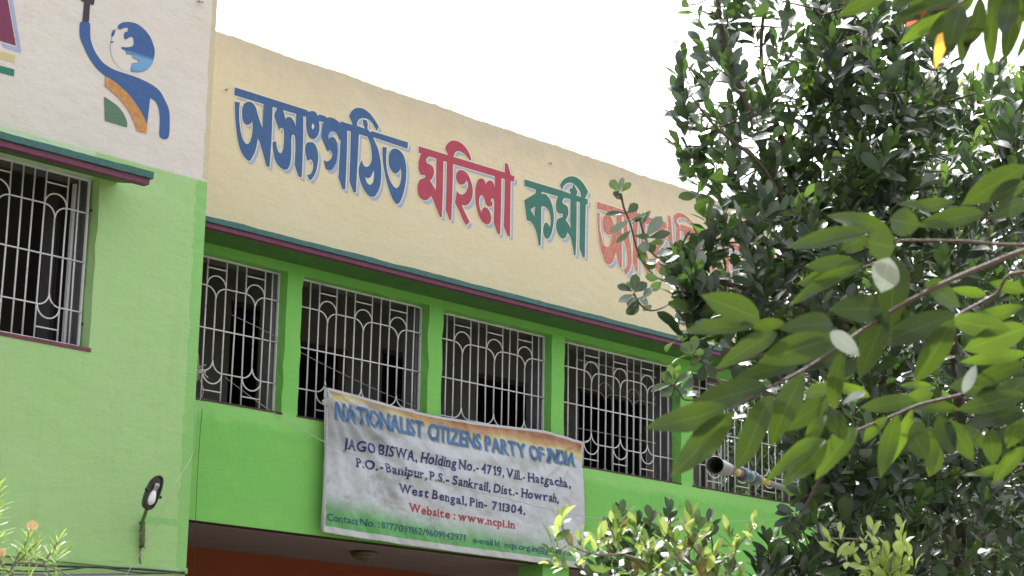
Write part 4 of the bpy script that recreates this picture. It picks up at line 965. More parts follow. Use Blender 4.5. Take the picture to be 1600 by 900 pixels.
obov = [leaf_geo(.46, fold=.22, curl=c_, wave=w_, seed=i, peak=.6, nl=7, tipk=.5) for i, (c_, w_) in enumerate([(.10, .05), (.22, .1), (.02, .08), (.16, .15), (.3, .05)])]
ell = [leaf_geo(.44, fold=.2, curl=c_, wave=w_, seed=10+i, peak=.52, nl=7, tipk=.6) for i, (c_, w_) in enumerate([(.08, .05), (.2, .1), (.0, .12)])]
blade = [leaf_geo(.11, fold=.3, curl=c_, seed=20+i, nl=6) for i, c_ in enumerate((.05, .25, -.15))]
biggeo = [leaf_geo(.31, fold=f_*1.25, curl=c_*1.5, wave=w_*1.8, seed=30+i, peak=.43, nl=14, tail=1) for i, (c_, w_, f_) in enumerate([(.06, .06, .18), (.14, .10, .26), (-.05, .08, .12), (.2, .05, .3), (.02, .14, .2)])]

# --- tree with glossy dark leaves, right of the building front
t1 = empty('glossy_leaved_tree', P(1520, 1250, 10.2)*np.array([1, 1, 0]), 'tall dark glossy leaved tree in front of the right end of the building', 'tree')
sk = Skel(); b1 = P(1520, 1250, 10.2); b1[2] = -.1
sk.limb([b1, P(1530, 1050, 10.2), P(1500, 900, 10.1)], .11, .05, 'trunk')
forks = [
 ([(1500, 900, 10.1), (1440, 700, 9.8), (1330, 520, 9.5), (1240, 350, 9.3), (1180, 200, 9.2), (1130, 60, 9.2), (1120, -40, 9.2)], .034, .007),
 ([(1500, 900, 10.1), (1500, 650, 10.3), (1470, 420, 10.4), (1420, 230, 10.4), (1370, 90, 10.3), (1310, -60, 10.3)], .034, .008),
 ([(1500, 900, 10.1), (1580, 650, 10.6), (1600, 420, 10.8), (1590, 260, 10.8)], .035, .01),
 ([(1330, 520, 9.5), (1250, 470, 9.0), (1160, 450, 8.8), (1085, 428, 8.7)], .025, .008),
 ([(1240, 350, 9.3), (1190, 260, 8.9), (1120, 200, 8.8), (1080, 150, 8.8)], .012, .004),
 ([(1240, 350, 9.3), (1230, 250, 9.7), (1190, 100, 9.8), (1200, -30, 9.8)], .018, .006),
 ([(1440, 700, 9.8), (1350, 690, 9.2), (1290, 740, 8.8), (1255, 800, 8.7)], .025, .007),
 ([(1500, 900, 10.1), (1400, 850, 9.4), (1310, 860, 9.0), (1240, 890, 8.8)], .03, .007),
 ([(1470, 420, 10.4), (1400, 300, 9.6), (1340, 200, 9.4), (1290, 60, 9.4)], .02, .006),
 ([(1330, 520, 9.5), (1260, 540, 8.9), (1170, 560, 8.6), (1120, 580, 8.5)], .015, .005)]
for pts, a, b in forks: sk.limb([P(*p) for p in pts], a, b)
L_sheen = leafmat('grey_painted_sheen_leaf', (.15, .185, .16, 1), (.24, .28, .25, 1), (.19, .23, .20, 1), (.12, .18, .08, 1), .12, .38, .25, .5)  # glossy grey-white sheen put into the leaf colour on both faces
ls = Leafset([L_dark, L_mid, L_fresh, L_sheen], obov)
upper = [(1100, -50), (1066, 20), (1054, 95), (1050, 170), (1054, 240), (1095, 300), (1150, 330), (1300, 330), (1400, 240), (1480, 190), (1490, 60), (1480, -50)]
midp = [(1095, 300), (1085, 350), (1075, 400), (1085, 440), (1065, 500), (1110, 520), (1180, 560), (1330, 560), (1330, 300), (1200, 300)]
densep = [(1240, 310), (1400, 220), (1490, 150), (1560, 120), (1680, 110), (1700, 930), (1280, 930), (1270, 800), (1250, 760), (1230, 640), (1200, 560)]
low = [(1215, 640), (1250, 740), (1240, 800), (1200, 850), (1190, 930), (1450, 930), (1450, 640)]
tips = scatter([(1042, 395), (1095, 385), (1098, 470), (1052, 472)], 14, 8.5, 8.9, 10)+scatter([(1290, -50), (1490, -50), (1485, 180), (1420, 330), (1200, 330), (1240, 200)], 95, 9.2, 10.4, 16)+scatter(upper, 118, 8.9, 10.2, 22)+scatter(midp, 84, 8.5, 9.8, 18)+scatter(densep, 480, 9.0, 11.2, 15)+scatter(low, 90, 8.6, 9.4, 18)
tw, res = sk.grow(tips, 0)
for t, ax in res:
    q_ = R.T@(t-CAMP); px, py = 800+q_[0]/q_[2]*F_PX, 450-q_[1]/q_[2]*F_PX
    near = q_[2] < 9.6
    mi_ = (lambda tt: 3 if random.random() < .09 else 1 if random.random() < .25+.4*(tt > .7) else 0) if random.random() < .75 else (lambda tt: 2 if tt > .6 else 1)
    ax = _n(ax+np.array([0, 0, .5])+_n(CAMP-t)*.12)
    rosette(ls, t, ax, random.randint(9, 14), random.uniform(.105, .145), 1.0, mi=mi_, length=random.uniform(.14, .32))
# hand placed outer sprays seen against the wall
def spray(stem, leaves, skel_r=.005, ls_=None, mi=0, size=None):
    pts = [P(*p) for p in stem]; sk.limb(pts, skel_r, skel_r*.5)
    for (bx, by, tx, ty, wdt, d, mi_) in leaves:
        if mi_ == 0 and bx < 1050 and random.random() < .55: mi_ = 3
        a, b = P(bx, by, d), P(tx, ty, d+random.uniform(-.03, .03)); L = np.linalg.norm(b-a); nr = _n(CAMP-a)*.75+np.array([random.gauss(0, .3), random.gauss(0, .3), .5])
        (ls_ or ls).add(a, b-a, nr, L, mi=mi_, wscale=1.12*wdt/(np.hypot(tx-bx, ty-by)*.46)*1.2)
spray([(970, 302, 8.4), (975, 325, 8.4), (985, 350, 8.45), (997, 395, 8.5), (1012, 420, 8.55), (1040, 440, 8.6), (1085, 440, 8.7)],
 [(968, 300, 952, 279, 10, 8.4, 2), (969, 299, 973, 277, 9, 8.4, 0), (971, 300, 985, 284, 9, 8.4, 2), (970, 305, 957, 303, 9, 8.4, 0), (972, 312, 960, 300, 8, 8.4, 0), (980, 333, 996, 318, 12, 8.4, 0), (979, 335, 945, 330, 8, 8.4, 0),
  (984, 345, 953, 361, 9, 8.4, 0), (984, 346, 1004, 335, 10, 8.42, 0), (987, 360, 963, 380, 10, 8.4, 1), (986, 352, 1010, 333, 11, 8.42, 2), (990, 368, 1015, 369, 8, 8.4, 1), (1000, 398, 1008, 380, 12, 8.5, 1),
  (1005, 410, 1002, 392, 12, 8.5, 1), (1005, 408, 1024, 418, 12, 8.5, 1), (1030, 436, 1008, 432, 11, 8.5, 2), (1034, 440, 1018, 453, 10, 8.5, 2)])
spray([(1000, 345, 8.45), (1008, 372, 8.45), (1018, 395, 8.5), (1050, 415, 8.6), (1080, 436, 8.7)],
 [(1005, 350, 1014, 328, 10, 8.45, 0), (1006, 352, 996, 334, 10, 8.45, 0), (1010, 370, 1034, 338, 14, 8.45, 0), (1011, 372, 1048, 362, 11, 8.45, 0), (1012, 374, 1003, 392, 12, 8.45, 0), (1014, 380, 1038, 376, 9, 8.45, 2), (1020, 398, 1016, 378, 12, 8.5, 0), (1024, 400, 1050, 388, 12, 8.5, 0), (1030, 405, 1010, 412, 10, 8.5, 0), (1040, 410, 1060, 398, 12, 8.55, 0), (1046, 415, 1032, 428, 12, 8.55, 1)])
spray([(990, 458, 8.3), (1000, 475, 8.32), (1015, 485, 8.35), (1035, 481, 8.4), (1060, 466, 8.6)],
 [(988, 456, 966, 443, 11, 8.3, 0), (989, 455, 994, 428, 12, 8.3, 0), (990, 457, 1010, 440, 12, 8.3, 0), (989, 452, 982, 440, 8, 8.3, 2), (992, 460, 966, 472, 12, 8.3, 0), (995, 464, 980, 478, 13, 8.3, 0), (996, 466, 1014, 473, 13, 8.3, 0),
  (998, 468, 986, 492, 13, 8.3, 0), (1000, 472, 976, 490, 9, 8.3, 0), (1003, 470, 1018, 447, 10, 8.3, 0), (1004, 478, 1016, 484, 10, 8.35, 0)])
spray([(1052, 600, 7.9), (1062, 613, 7.95), (1072, 625, 8.0), (1110, 620, 8.2), (1170, 600, 8.6)],
 [(1052, 599, 1035, 582, 13, 7.9, 1), (1052, 597, 1045, 569, 12, 7.9, 2), (1053, 597, 1062, 569, 8, 7.9, 2), (1050, 600, 1015, 605, 11, 7.9, 1), (1052, 604, 1034, 618, 14, 7.9, 1), (1057, 606, 1040, 617, 12, 7.9, 1), (1056, 602, 1078, 578, 10, 7.9, 1), (1066, 607, 1085, 594, 12, 7.95, 0), (1072, 620, 1090, 607, 12, 8, 0), (1062, 615, 1055, 630, 10, 8, 0), (1066, 616, 1068, 606, 10, 8, 0)])
spray([(1083, 554, 8.1), (1092, 560, 8.15), (1102, 568, 8.2), (1130, 580, 8.4)],
 [(1082, 554, 1065, 536, 14, 8.1, 1), (1083, 552, 1087, 524, 13, 8.1, 1), (1080, 554, 1047, 559, 10, 8.1, 1), (1085, 555, 1100, 546, 8, 8.1, 2), (1094, 560, 1078, 570, 9, 8.1, 1), (1095, 561, 1112, 545, 12, 8.2, 0), (1096, 563, 1112, 572, 13, 8.2, 0), (1100, 568, 1095, 596, 12, 8.2, 0), (1103, 570, 1120, 590, 12, 8.2, 0)])
spray([(1243, 802, 8.5), (1252, 820, 8.5), (1262, 850, 8.6), (1275, 870, 8.8)],
 [(1242, 800, 1213, 790, 11, 8.5, 0), (1240, 803, 1211, 800, 10, 8.5, 0), (1241, 806, 1209, 823, 11, 8.5, 0), (1243, 800, 1254, 785, 11, 8.5, 0), (1244, 806, 1240, 818, 12, 8.5, 0), (1246, 812, 1222, 836, 14, 8.5, 0), (1248, 812, 1256, 830, 11, 8.5, 0), (1252, 815, 1245, 845, 16, 8.5, 0), (1248, 803, 1264, 795, 10, 8.5, 0)])
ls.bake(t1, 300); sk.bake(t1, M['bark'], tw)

# --- second tree closing the right edge behind it
t2 = empty('spreading_evergreen_tree', P(1650, 1300, 14.5)*np.array([1, 1, 0]), 'broad dark evergreen tree closing the right edge behind the glossy leaved tree', 'tree')
sk = Skel(); b2 = P(1650, 1300, 14.5); b2[2] = -.1
sk.limb([b2, P(1640, 1000, 14.4), P(1600, 800, 14.2), P(1540, 560, 13.9), P(1500, 360, 13.7), P(1490, 220, 13.6)], .12, .02, 'trunk')
for pts in ([(1600, 800, 14.2), (1450, 650, 13.6), (1330, 540, 13.4), (1260, 430, 13.2)], [(1600, 800, 14.2), (1500, 780, 13.5), (1380, 800, 13.2), (1290, 830, 13)], [(1540, 560, 13.9), (1620, 380, 13.9), (1640, 220, 14)], [(1500, 360, 13.7), (1420, 300, 13.4), (1350, 260, 13.3)], [(1600, 800, 14.2), (1650, 600, 13.5), (1700, 400, 13.5)]):
    sk.limb([P(*p) for p in pts], .06, .012)
ls = Leafset([L_dark, L_mid, L_fresh], obov+ell)
p2 = [(1260, 360), (1330, 260), (1420, 215), (1500, 120), (1600, 95), (1700, 100), (1720, 940), (1290, 940), (1270, 700), (1240, 520)]
tips = scatter([(1280, 560), (1720, 520), (1720, 940), (1280, 940)], 160, 13.4, 15.2, 12)+scatter(p2, 800, 12.4, 14.8, 12)
tw, res = sk.grow(tips, 0, .005)
for t, ax in res:
    mi_ = (lambda tt: 1 if random.random() < .3+.4*(tt > .7) else 0) if random.random() < .6 else (lambda tt: 2 if random.random() < .4 else 1)
    rosette(ls, t, _n(ax+np.array([0, 0, .6])), random.randint(9, 13), random.uniform(.12, .16), 1.0, mi=mi_, length=random.uniform(.12, .28))
ls.bake(t2, 300); sk.bake(t2, M['bark'], tw)

# --- sunlit greenery beyond the building end, glimpsed through gaps and the end window
def bush(name, label, cat, polys, d0, d1, n, size, mats, mi_w, base, group=None, geos=None, trunk=True, lr=(7, 11)):
    T = empty(name, (base[0], base[1], 0), label, cat, group); S_ = Skel(); bb = np.array([base[0], base[1], -.1])
    tips_ = []
    for poly, cnt in zip(polys, n): tips_ += scatter(poly, cnt, d0, d1, 0)
    c = np.mean(tips_, 0); S_.limb([bb, bb*.5+c*.5+np.array([.1, .1, 0]), c], .10 if trunk else .03, .03 if trunk else .01, 'trunk')
    for k in range(4):
        e = tips_[random.randrange(len(tips_))]; S_.limb([bb*.5+c*.5, (bb*.5+c*.5+e)/2+np.array([0, 0, .1]), e*.8+c*.2], .04 if trunk else .012, .01)
    tw_, rs = S_.grow(tips_, 0, .005); L_ = Leafset(mats, geos or ell)
    for t, ax in rs: rosette(L_, t, _n(ax+np.array([0, 0, .4])), random.randint(*lr), random.uniform(.8, 1.2)*size, 1.1, mi=lambda tt: int(rng.choice(len(mats), p=mi_w)), length=size*1.6)
    return T, S_, tw_, L_
BGB = [('background_tree', 'sunlit light green tree far behind the end veranda, seen in slivers through the last grille', [[(1080, 500), (1290, 520), (1290, 820), (1080, 800)]], 26.6, 32, [420], .26, P(1180, 1100, 29)),
       ('background_tree', 'bright sunlit greenery glimpsed low at the right edge behind the dark branches', [[(1380, 640), (1720, 600), (1720, 960), (1380, 960)]], 22, 28, [480], .27, P(1550, 1200, 25)),
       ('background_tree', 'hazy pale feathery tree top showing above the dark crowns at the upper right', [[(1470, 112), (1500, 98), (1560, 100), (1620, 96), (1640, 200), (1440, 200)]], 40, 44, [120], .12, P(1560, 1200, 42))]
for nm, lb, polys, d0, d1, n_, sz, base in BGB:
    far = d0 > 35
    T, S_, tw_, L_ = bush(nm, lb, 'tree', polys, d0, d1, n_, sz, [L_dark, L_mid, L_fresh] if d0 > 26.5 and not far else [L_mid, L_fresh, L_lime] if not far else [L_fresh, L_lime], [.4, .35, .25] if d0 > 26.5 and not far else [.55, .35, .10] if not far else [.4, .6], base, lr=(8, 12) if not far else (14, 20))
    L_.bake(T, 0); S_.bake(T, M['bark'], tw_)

# --- lime shrub with small fruit in front of the banner corner
def shrub(name, label, stems, groups, mats, geos, size, base, bark, group=None, fruits=()):
    T = empty(name, (base[0], base[1], 0), label, 'shrub', group); S_ = Skel()
    bb = np.array([base[0], base[1], -.05])
    for st in stems:
        pts = [P(*p) for p in st[0]]
        S_.limb(([bb, (bb+pts[0])/2+np.array([0, 0, .05])] if st[1] else [])+pts, st[2]*.75, .0025)
    L_ = Leafset(mats, geos)
    tips_ = [P(x, y, d) for x, y, d, *_ in groups]; tw_, rs = S_.grow(tips_, 0, .0022)
    lut = {tuple(np.round(t, 4)): g_ for t, g_ in zip(tips_, groups)}
    for t, ax in rs:
        g_ = lut[tuple(np.round(t, 4))]; cnt, sz, mf = g_[3]+2, g_[4]*1.2, g_[5]
        rosette(L_, t, _n(ax+np.array([0, 0, g_[6] if len(g_) > 6 else .8])), cnt, sz, .9, mi=(lambda tt, mf=mf: int(rng.choice(len(mats), p=mf))), length=sz*g_[7] if len(g_) > 7 else sz*1.2)
    L_.bake(T, 300); S_.bake(T, bark, tw_)
    for (fx, fy, d, r) in fruits:
        c = P(fx, fy, d); MB().lathe([(.001, -r*1.05), (r*.5, -r*.9), (r*.87, -r*.5), (r, 0), (r*.87, r*.5), (r*.5, r*.87), (.001, r*.97)], c, (0.1, .1, 1), 14).build('fruit', M_fruit, T, True)
        MB().tube([c+np.array([0, 0, r*.9]), c+np.array([.01, .01, r+.03])], .002, 4).build('fruit_stalk', bark, T)
    return T
M_fruit = simple('green_fruit_skin', (.10, .17, .05, 1), .35, 0, .2, 30)
mA = [.56, .40, .04]; mB = [.30, .46, .24]
shrub('lime_shrub', 'light yellow-green shrub with small round green fruits at the bottom, right of the banner', [
  ([(1120, 960, 7.3), (1068, 915, 7.2), (1010, 880, 7.1), (975, 868, 7.1), (930, 866, 7.0), (890, 850, 7.0), (878, 820, 7.0)], 1, .012),
  ([(1120, 960, 7.3), (1100, 880, 7.3), (1080, 850, 7.3), (1070, 815, 7.3)], 0, .009), ([(1120, 960, 7.3), (1140, 900, 7.4), (1150, 860, 7.4), (1180, 820, 7.4)], 0, .008), ([(975, 868, 7.1), (960, 840, 7.1), (950, 815, 7.1)], 0, .005)],
 [(878, 808, 7, 6, .075, mA, 1.0), (862, 862, 7, 4, .05, mB), (895, 850, 7, 4, .055, mB), (905, 838, 7, 4, .06, mA), (938, 830, 7.1, 5, .07, mA), (948, 848, 7.1, 5, .065, mB), (970, 828, 7.1, 5, .07, mA), (992, 822, 7.1, 6, .07, mA), (958, 818, 7.1, 4, .065, mA),
  (1008, 850, 7.1, 6, .07, mA), (1020, 862, 7.1, 5, .07, mB), (1002, 870, 7.1, 5, .06, mB), (1036, 830, 7.2, 5, .085, mA), (1052, 842, 7.2, 5, .06, mB), (1078, 805, 7.3, 6, .08, mA), (1090, 822, 7.3, 5, .07, mA), (1075, 845, 7.3, 5, .06, mB), (1098, 868, 7.3, 6, .065, mB),
  (1118, 860, 7.3, 6, .07, mA), (1136, 828, 7.4, 5, .07, mA), (1150, 850, 7.4, 5, .055, mB), (1140, 880, 7.4, 5, .07, mA), (1178, 812, 7.4, 3, .055, mA, .6), (1172, 826, 7.4, 3, .04, mB), (1156, 896, 7.3, 4, .07, mA), (1060, 890, 7.2, 5, .065, mB), (1030, 892, 7.2, 5, .065, mA), (980, 895, 7.1, 4, .06, mB), (1120, 900, 7.3, 5, .065, mB), (858, 880, 7, 3, .05, mB), (1000, 905, 7.1, 4, .06, mB), (1090, 895, 7.3, 5, .06, mA)],
 [L_lime, L_fresh, L_brown], ell, .07, P(1120, 1400, 7.3), M['barkg'], None, [(1041, 885, 7.1, .019), (991, 896, 7.1, .014), (871, 860, 7, .009), (945, 898, 7.1, .013), (1085, 878, 7.25, .012)])
mD = [.7, .22, .08]; 
shrub('dark_leaved_shrub', 'dark green broad leaved shrub behind the lime shrub, reaching up before the green wall', [
  ([(1060, 960, 8.4), (1030, 900, 8.4), (1008, 850, 8.3), (1006, 810, 8.3)], 1, .014), ([(1060, 960, 8.4), (1110, 880, 8.5), (1110, 830, 8.5)], 0, .010), ([(1030, 900, 8.4), (970, 850, 8.3), (960, 820, 8.3)], 0, .009), ([(1030, 900, 8.4), (1045, 840, 8.3), (1048, 800, 8.3)], 0, .009)],
 [(1048, 800, 8.3, 9, .085, mD, .7), (1108, 812, 8.5, 7, .085, mD, .8), (970, 805, 8.3, 8, .09, mD, .5), (993, 818, 8.3, 8, .085, mD), (1015, 815, 8.3, 8, .085, mD), (960, 850, 8.3, 8, .085, mD), (985, 850, 8.3, 8, .085, mD), (1022, 845, 8.4, 8, .085, mD), (1045, 850, 8.4, 8, .085, mD), (1100, 845, 8.5, 7, .08, mD), (1075, 870, 8.5, 9, .085, mD), (1030, 885, 8.4, 9, .085, mD), (950, 885, 8.3, 8, .085, mD), (915, 895, 8.3, 7, .09, mD), (985, 890, 8.3, 9, .085, mD), (1110, 885, 8.5, 9, .085, mD), (1140, 895, 8.5, 7, .085, mD), (930, 868, 8.3, 6, .08, mD), (1060, 905, 8.5, 8, .085, mD)],
 [L_dark, L_mid, L_fresh], obov, .085, P(1060, 1400, 8.4), M['bark'])
shrub('dark_leaved_shrub', 'dark glossy shrub with pale new shoots at the bottom, just left of the big tree', [
  ([(1220, 960, 8.6), (1205, 900, 8.5), (1200, 862, 8.5)], 1, .014), ([(1220, 960, 8.6), (1240, 900, 8.6), (1262, 880, 8.6)], 0, .01)],
 [(1200, 850, 8.5, 12, .10, mD, .9), (1188, 880, 8.5, 10, .10, mD), (1215, 880, 8.5, 10, .10, mD), (1240, 880, 8.6, 10, .095, mD), (1262, 872, 8.6, 9, .095, mD), (1225, 905, 8.6, 10, .10, mD), (1195, 905, 8.6, 10, .10, mD), (1255, 900, 8.6, 10, .10, mD)],
 [L_dark, L_mid, L_fresh], obov, .1, P(1220, 1400, 8.6), M['bark'])
shrub('pale_leaved_shrub', 'small pale yellow-green shrub at the bottom in front of the dark tree trunk', [
  ([(1400, 960, 7.5), (1390, 900, 7.4), (1400, 850, 7.4), (1410, 820, 7.4)], 1, .010), ([(1390, 900, 7.4), (1365, 850, 7.4), (1330, 842, 7.4), (1295, 842, 7.4)], 0, .006)],
 [(1408, 826, 7.4, 3, .07, mA, 1.2), (1416, 856, 7.4, 4, .06, mA), (1363, 828, 7.4, 3, .06, mA, 1.2), (1295, 842, 7.4, 3, .055, mA, .2), (1312, 832, 7.4, 2, .06, mA), (1350, 838, 7.4, 3, .05, mA), (1385, 862, 7.4, 6, .065, mA), (1402, 872, 7.4, 6, .065, mA), (1370, 880, 7.4, 6, .065, mA), (1355, 898, 7.4, 6, .065, mA), (1392, 890, 7.4, 7, .07, mA), (1415, 885, 7.4, 5, .06, mA), (1340, 873, 7.4, 3, .06, mA), (1330, 860, 7.4, 2, .05, mB), (1380, 905, 7.4, 7, .065, mA)],
 [L_lime, L_lime, L_fresh], ell, .07, P(1400, 1400, 7.5), M['barkg'])

# --- oleander-like shrub, bottom left
L_ol = leafmat('narrow_olive_leaf', (.14, .21, .05, 1), (.20, .28, .07, 1), None, (.38, .55, .12, 1), .35, .32, .3)
ol = empty('narrow_leaved_shrub', P(10, 1400, 7.2)*np.array([1, 1, 0]), 'narrow leaved flowering shrub with a peach bloom at the lower left corner', 'shrub')
S_ = Skel(); bb = P(10, 1400, 7.2); bb[2] = -.05; L_ = Leafset([L_ol], blade)
S_.limb([bb, P(15, 1000, 7.2), P(14, 896, 7.2)], .014, .007, 'trunk')
stems = [[(14, 896, 7.2), (30, 865, 7.2), (42, 845, 7.2), (44, 832, 7.2)], [(20, 885, 7.2), (38, 868, 7.2), (58, 848, 7.2)], [(14, 896, 7.2), (-6, 860, 7.2), (-15, 800, 7.2), (-12, 760, 7.2)], [(28, 880, 7.1), (55, 880, 7.1), (82, 887, 7.1), (115, 903, 7.1)], [(68, 881, 7.1), (80, 862, 7.1), (92, 845, 7.1)], [(14, 896, 7.2), (-30, 830, 7.3), (-40, 740, 7.3)], [(68, 882, 7.1), (78, 900, 7.1)]]
for s_ in stems: S_.limb([P(*p) for p in s_], .0045, .0022)
for (x, y, d, cnt, sz, ln) in [(44, 838, 7.2, 22, .085, .12), (57, 848, 7.2, 16, .075, .09), (92, 842, 7.1, 20, .08, .10), (82, 860, 7.1, 6, .08, .05), (35, 862, 7.2, 12, .085, .08), (-3, 757, 7.2, 26, .10, .14), (-6, 800, 7.2, 26, .10, .14), (-4, 838, 7.2, 22, .10, .14), (-20, 855, 7.2, 14, .10, .1), (45, 900, 7.1, 16, .085, .09), (88, 905, 7.1, 16, .08, .09), (10, 900, 7.1, 14, .08, .09)]:
    t = P(x, y, d); ax = _n(P(x+(8 if x < 0 else 4), y-30, d)-t)
    for k in range(cnt):
        tt = k/cnt; an = k*2.4; u_ = _n(np.cross(ax, [0, 1, .2])); v_ = np.cross(ax, u_); rad = u_*math.cos(an)+v_*math.sin(an)
        L_.add(t-ax*ln*(1-tt), rad*(1-.5*tt)+ax*(.55+.5*tt)+np.array([random.gauss(0, .12) for _ in range(3)]), ax+np.array([0, 0, .4]), sz*random.uniform(.75, 1.2)*(1-.3*tt))
L_.bake(ol, 300); S_.bake(ol, M['barkg'], [])
petal = NT('peach_petal'); petal.fin(petal.mix(petal.noise(30, 2), (.88, .55, .30, 1), (.90, .68, .48, 1)), .5)
for fi, (fx, fy, sc2) in enumerate([(50, 826, 1.), (1, 868, .9)]):
    c = P(fx, fy, 7.15); axf = _n(P(fx+4, fy-30, 7.05)-c); u_ = _n(np.cross(axf, [0, 1, 0])); v_ = np.cross(axf, u_); mb = MB()
    FL = MB()
    for k in range(5):
        a0 = k*2*math.pi/5; row = []
        for t in (0, .3, .6, 1.):
            for s2 in (-.5, 0, .5):
                a_ = a0+s2*1.35*(.35+t*.65); rr_ = (.006+.014*t**1.3)*sc2; row.append(c-axf*.012+axf*(.034*t)*sc2+(u_*math.cos(a_)+v_*math.sin(a_))*rr_*(1+.12*(s2 == 0)))
        FL.add(row, [(i*3+j, i*3+j+1, (i+1)*3+j+1, (i+1)*3+j) for i in range(3) for j in range(2)])
    FL.build('flower', petal.m, ol, True)
MB().lathe([(.0015, 0), (.005, .012), (.006, .022), (.001, .038)], P(100, 861, 7.1), _n(P(112, 852, 7.1)-P(100, 861, 7.1)), 8).build('bud', L_lime, ol, True)

# --- foreground tree: hand placed large leaves on branches reaching in from the right
fg = empty('foreground_tree', P(2050, 1500, 4.6)*np.array([1, 1, 0]), 'near tree whose large backlit leaves reach into the picture from the right edge', 'tree')
S_ = Skel(); fb = P(2050, 1500, 4.6); fb[2] = -.1
S_.limb([fb, P(2060, 1100, 4.6), P(2040, 700, 4.5), P(2000, 350, 4.5), P(1960, 0, 4.4), P(1900, -300, 4.4)], .10, .03, 'trunk')
k1 = 1/778.
BR = [([(2000, 350, 4.5), (1800, 370, 4.3), (1680, 372, 4.2), (1600, 392, 4.1), (1540, 415, 4.05), (1470, 445, 4.0), (1390, 488, 4.0), (1320, 535, 3.95), (1258, 577, 3.9), (1190, 612, 3.85), (1142, 640, 3.8)], .012, .0028),
 ([(2000, 350, 4.5), (1800, 372, 4.3), (1600, 383, 4.2), (1500, 377, 4.15), (1405, 376, 4.1)], .009, .0035), ([(1405, 376, 4.1), (1385, 402, 4.1), (1345, 420, 4.1)], .0035, .0022),
 ([(2040, 700, 4.5), (1800, 450, 4.5), (1600, 425, 4.4), (1555, 460, 4.4), (1500, 490, 4.35), (1492, 500, 4.3)], .009, .003),
 ([(2040, 700, 4.5), (1800, 600, 4.4), (1600, 602, 4.35), (1560, 602, 4.3), (1500, 618, 4.3), (1440, 632, 4.25), (1400, 648, 4.25), (1336, 674, 4.2), (1300, 690, 4.2)], .010, .003),
 ([(1320, 535, 3.95), (1312, 600, 4.0), (1300, 640, 4.05), (1296, 690, 4.1)], .0035, .0022), ([(1545, 340, 4.15), (1545, 365, 4.18), (1546, 380, 4.2)], .003, .0025), ([(1900, -300, 4.4), (1700, -120, 4.3), (1560, -40, 4.25), (1500, 5, 4.2), (1450, 18, 4.2)], .012, .0025),
 ([(2000, 350, 4.5), (1750, 250, 4.3), (1600, 262, 4.2), (1545, 300, 4.2), (1535, 345, 4.2)], .008, .0028), ([(1700, -120, 4.3), (1620, -50, 4.25), (1585, -10, 4.2)], .008, .003), ([(1700, -120, 4.3), (1500, -60, 4.2), (1380, -30, 4.2)], .007, .003),
 ([(2040, 700, 4.5), (1750, 720, 4.5), (1640, 722, 4.4), (1570, 730, 4.4)], .006, .0025), ([(1560, 602, 4.3), (1545, 650, 4.3), (1520, 690, 4.35)], .003, .002)]
for pts, a, b in BR: S_.limb([P(*p) for p in pts], a*.62, b*.8)
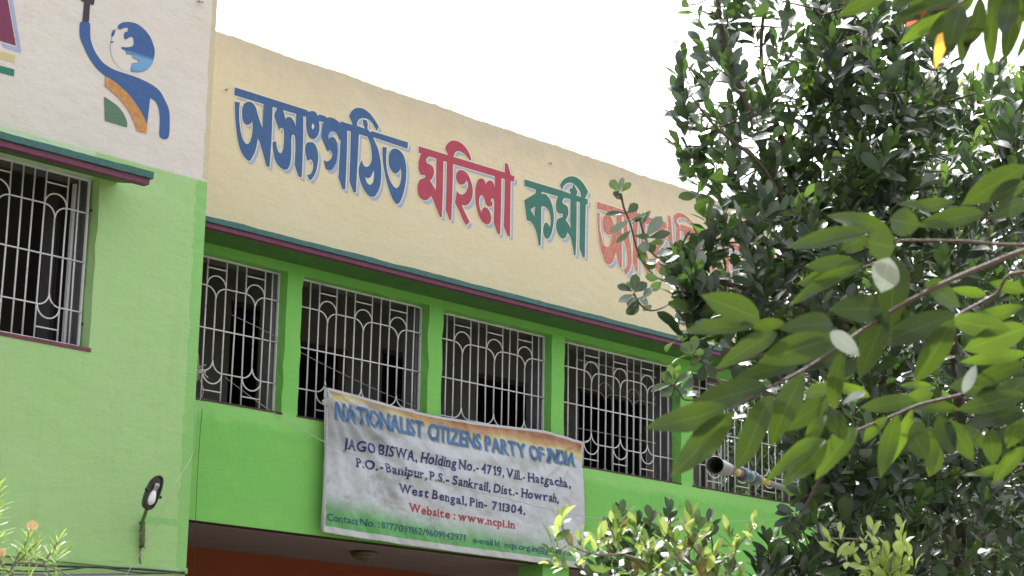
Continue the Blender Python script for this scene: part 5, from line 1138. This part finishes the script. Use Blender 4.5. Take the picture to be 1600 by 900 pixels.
FGL = [ # base x,y  tip x,y  width px, depth, material (0 mid 1 dark 2 bright 3 painted white sheen 4 red 5 yellow)
 (1135,636,1008,671,44,3.8,0),(1197,604,1077,628,48,3.85,1),(1143,645,1048,746,44,3.78,0),(1208,619,1151,737,46,3.8,0),(1253,584,1201,698,40,3.82,0),(1185,499,1109,461,38,3.85,0),(1178,508,1062,515,24,3.82,0),
 (1226,504,1172,510,20,3.85,0),(1214,519,1127,567,28,3.83,0),(1302,528,1184,565,46,3.8,0),(1251,566,1144,592,28,3.9,1),(1302,506,1230,508,32,3.88,1),(1318,536,1252,582,30,3.95,1),
 (1355,366,1222,372,32,4.05,0),(1392,362,1288,328,26,4.1,0),(1356,372,1308,388,30,4.12,0),(1396,386,1353,378,40,4.0,0),(1436,352,1382,340,38,4.0,0),(1492,316,1402,322,22,4.1,0),(1536,334,1440,344,30,4.05,0),
 (1602,260,1503,320,42,4.1,0),(1602,284,1543,314,26,4.1,0),(1604,312,1551,338,26,4.1,0),(1344,416,1262,410,34,4.0,0),(1344,420,1262,436,24,4.05,0),(1342,415,1222,475,22,3.95,0),(1345,412,1232,440,18,4.1,0),
 (1390,402,1378,456,38,3.9,3),(1398,400,1392,505,46,4.2,1),(1443,444,1515,474,34,4.0,0),(1378,484,1306,480,38,4.0,1),(1298,519,1342,552,26,3.8,3),(1390,486,1330,592,40,3.98,1),
 (1492,492,1362,540,46,4.05,1),(1490,500,1428,602,40,4.0,0),(1488,500,1580,516,42,4.1,2),(1604,512,1502,548,38,4.1,2),(1604,552,1498,566,22,4.2,2),(1429,626,1342,638,28,4.1,0),(1458,604,1405,600,14,4.3,2),(1459,614,1414,622,18,4.25,2),
 (1303,640,1310,548,26,3.9,0),(1352,612,1318,628,10,3.95,3),(1505,614,1526,568,16,4.0,3),(1602,566,1512,602,28,4.2,0),(1604,618,1494,642,36,4.1,0),(1604,645,1508,658,34,4.2,1),(1296,622,1220,674,32,4.1,0),(1296,612,1248,612,24,4.1,2),
 (1302,640,1316,688,32,4.0,1),(1290,648,1250,712,22,4.05,2),(1290,686,1198,738,28,4.0,2),(1292,690,1222,760,32,4.02,2),(1338,668,1274,738,34,4.1,2),(1386,652,1344,692,18,4.2,2),(1402,648,1374,748,32,4.1,0),(1424,640,1390,738,22,4.2,2),
 (1426,658,1446,718,36,4.0,1),(1452,668,1456,742,28,4.2,0),(1466,650,1490,712,32,4.1,1),(1478,655,1526,722,34,4.1,0),(1549,672,1552,727,32,4.2,0),(1592,643,1580,702,36,4.2,0),(1572,728,1500,746,12,4.3,2),(1604,698,1548,752,24,4.2,2),
 (1500,640,1402,632,20,4.3,0),(1560,600,1480,606,30,4.3,0),(1600,480,1500,500,24,4.4,2),(1602,455,1545,440,22,4.4,2),(1540,460,1490,452,16,4.5,2),(1540,700,1500,660,24,4.4,0),(1470,700,1450,745,26,4.5,0),(1610,590,1540,640,34,4.3,0),(1360,620,1290,596,18,4.4,2),
 (1388,-12,1312,25,28,4.2,0),(1502,-6,1386,37,26,4.2,1),(1447,18,1411,43,8,4.2,4),(1482,14,1404,70,24,4.2,2),(1512,4,1444,62,24,4.15,0),(1478,40,1461,102,17,4.2,5),(1502,8,1480,76,32,4.1,1),(1516,22,1501,98,22,4.2,0),(1532,-4,1515,87,28,4.1,1),
 (1552,6,1545,107,23,4.2,0),(1590,-8,1572,96,30,4.15,0),(1584,-14,1566,60,28,4.1,1),(1626,36,1582,92,15,4.2,0),(1440,-14,1394,12,18,4.25,1),(1470,-20,1420,14,24,4.3,0),(1605,-20,1600,50,26,4.2,1),(1560,-30,1548,40,26,4.25,1),(1520,-20,1490,30,26,4.3,0)]
fmats = [L_big, L_bigdark, L_bigbright, L_pale, L_red, L_yel]
L_ = Leafset(fmats, biggeo)
for k, (bx, by, tx, ty, wd, d, mi_) in enumerate(FGL):
    a, b = P(bx, by, d), P(tx, ty, d+random.uniform(-.06, .06)); L = float(np.linalg.norm(b-a)); Lp_ = math.hypot(tx-bx, ty-by)
    nr = _n(a-CAMP)*-.9+np.array([random.gauss(0, .17), random.gauss(0, .17), .22+random.gauss(0, .12)])
    L_.add(a, b-a, nr, L, mi=mi_, wscale=wd/(Lp_*.31)*random.uniform(.92, 1.08))
L_.bake(fg, 300); S_.bake(fg, M['twigr'], [])

for o in bpy.data.objects:                       # alike individuals share a group
    if o.parent is None:
        b_ = o.name.split('.')[0]
        if b_ == 'background_tree': o['group'] = 'trees beyond the building'
        elif b_ == 'dark_leaved_shrub': o['group'] = 'dark leaved shrubs along the bottom'
        elif b_ == 'wall_hook': o['group'] = 'hooks left in the walls'
